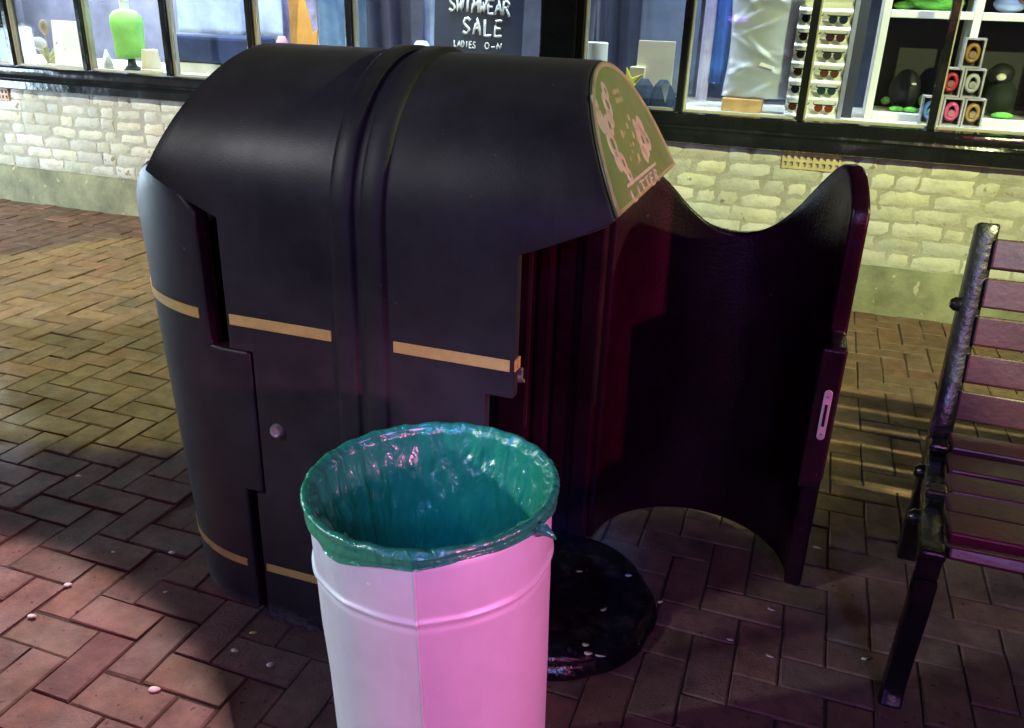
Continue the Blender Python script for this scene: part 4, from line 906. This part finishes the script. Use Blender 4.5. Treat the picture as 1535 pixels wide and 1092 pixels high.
def slat(y, z, w_, th, tilt, name):
    M_ = Matrix.Translation((0, y, z)) @ Matrix.Rotation(tilt, 4, 'X')
    bm = bmesh.new(); x0, x1 = bx_(y)+0.022, bx_(y)+1.65-0.022
    n = 10; L_ = []
    for k in range(n+1):
        x = x0 + (x1-x0)*k/n; L_.append([bm.verts.new(M_ @ Vector((x, a*th/2, b*w_/2))) + 0 if False else bm.verts.new(M_ @ Vector((x, a*th/2 + random.gauss(0, .0006), b*w_/2 + random.gauss(0, .0008)))) for a, b in ((-1,-1),(1,-1),(1,1),(-1,1))])
    for a, b in zip(L_, L_[1:]):
        for k in range(4): bm.faces.new((a[k], a[(k+1)%4], b[(k+1)%4], b[k]))
    bm.faces.new(list(reversed(L_[0]))); bm.faces.new(L_[-1])
    Q(link(name, bm, MT['bench'], bevel=0.005))
for k in range(5):
    z = 0.868 - k*0.091; y = 2.325 - (0.868-z)*0.285 - 0.028
    slat(y, z, 0.074, 0.024, R_(-16), 'back_slat')
for y, z in ((2.12, 0.428), (2.015, 0.420), (1.91, 0.420), (1.805, 0.427), (1.70, 0.436)): slat(y, z, 0.088, 0.026, R_(90), 'seat_slat')
slat(1.612, 0.432, 0.075, 0.028, R_(62), 'seat_slat')

# ------------------------------------------------------------------ confetti like petals on the ground
def unproj(px, py, z=0.0):
    d = Vector((px-cx, py-cy, FPX)); v = Vector((Xc.dot(d), Yc.dot(d), Zc.dot(d))); t = (z-1.4)/v.z
    return Vector((0, 0, 1.4)) + v*t
pm = plain('petal', (0.72, 0.66, 0.60), 0.6, var=0.1); ym = plain('petal_yellow', (0.60, 0.62, 0.06), 0.6)
def petal(px, py, ln, wd, ang, label, group, m_=pm, z=0.002):
    p = unproj(px, py, z); bm = bmesh.new(); n = 14; top = []; bot = []
    for k in range(n):
        a = 6.283*k/n; x = ln*math.cos(a); y = wd*math.sin(a)*(1 - 0.3*math.cos(a))
        xr, yr = x*math.cos(ang) - y*math.sin(ang), x*math.sin(ang) + y*math.cos(ang)
        h = 0.06*(x*x)/ln + 0.0007
        top.append(bm.verts.new((xr, yr, h + 0.0004))); bot.append(bm.verts.new((xr, yr, h - 0.0002)))
    ct = bm.verts.new((0, 0, 0.0009)); cb = bm.verts.new((0, 0, 0.0004))
    for k in range(n):
        bm.faces.new((top[k], top[(k+1)%n], ct)); bm.faces.new((bot[(k+1)%n], bot[k], cb)); bm.faces.new((bot[k], bot[(k+1)%n], top[(k+1)%n], top[k]))
    tag(link('petal', bm, m_, smooth=0, loc=p), label, 'petal', group)
petal(232, 1034, 0.013, 0.0085, 0.3, 'largest white petal on the red paving near the bottom left', 'petals on the left paving')
petal(102, 877, 0.010, 0.0075, 0.5, 'round white petal on the red paving, far from the bins', 'petals on the left paving')
petal(48, 924, 0.011, 0.007, 0.2, 'dull flattened petal at the left edge of the red paving', 'petals on the left paving')
petal(258, 829, 0.010, 0.006, 0.1, 'white petal on a paving joint close to the left door of the bin', 'petals on the left paving')
petal(118, 714, 0.008, 0.005, 0.4, 'tiny petal in the dark band of paving left of the bin', 'petals on the left paving')
petal(352, 976, 0.009, 0.006, 0.1, 'small pale petal in front of the bin foot, left of the joint', 'petals at the bin foot')
petal(405, 997, 0.008, 0.007, 1.2, 'small round petal on the joint between bin foot and metal liner', 'petals at the bin foot')
petal(380, 949, 0.010, 0.005, 0.6, 'yellow green leaf scrap against the foot of the bin', 'petals at the bin foot', ym)
petal(248, 888, 0.006, 0.004, 0.6, 'faint speck of petal on the red paving midway to the bin', 'petals on the left paving')
petal(170, 828, 0.006, 0.004, 0.2, 'faint petal crumb on the lit paving left of the bin', 'petals on the left paving')
petal(1095, 959, 0.009, 0.006, 0.0, 'white oval petal on the dark paving right of the floor plate', 'petals on the right paving')
petal(1156, 914, 0.010, 0.005, -0.3, 'pale petal on the dark paving below the open door edge', 'petals on the right paving')
petal(1154, 984, 0.010, 0.004, -0.2, 'thin pink petal on the dark paving in front of the open door', 'petals on the right paving')
petal(1378, 909, 0.012, 0.009, 0.8, 'curled pinkish petal right of the bench leg', 'petals by the bench leg')
petal(1363, 970, 0.011, 0.003, 0.2, 'thin pale strip beside the bench foot', 'petals by the bench leg')
petal(1297, 988, 0.010, 0.004, 0.5, 'small pale petal left of the bench foot', 'petals by the bench leg')
petal(1355, 995, 0.007, 0.003, 0.3, 'tiny petal just below the bench foot', 'petals by the bench leg')
petal(1225, 822, 0.012, 0.006, -0.1, 'dull flattened petal between the open door and the bench', 'petals on the right paving')
for px, py, a, b, an, lab in ((905, 914, .010, .005, .9, 'curled pink petal in the middle of the wet floor plate'), (878, 967, .008, .006, .2, 'upper petal of the cluster on the front of the floor plate'),
                              (882, 980, .010, .006, .4, 'lower petal of the cluster on the front of the floor plate'), (900, 984, .012, .003, .2, 'thin straw at the front of the wet floor plate'),
                              (990, 903, .008, .004, .9, 'pale petal at the right rim of the wet floor plate'), (942, 863, .009, .006, .2, 'dull petal towards the back of the wet floor plate'), (868, 857, .009, .004, .3, 'lilac scrap at the back left of the wet floor plate')):
    petal(px, py, a, b, an, lab, 'petals on the wet floor plate', z=0.066)
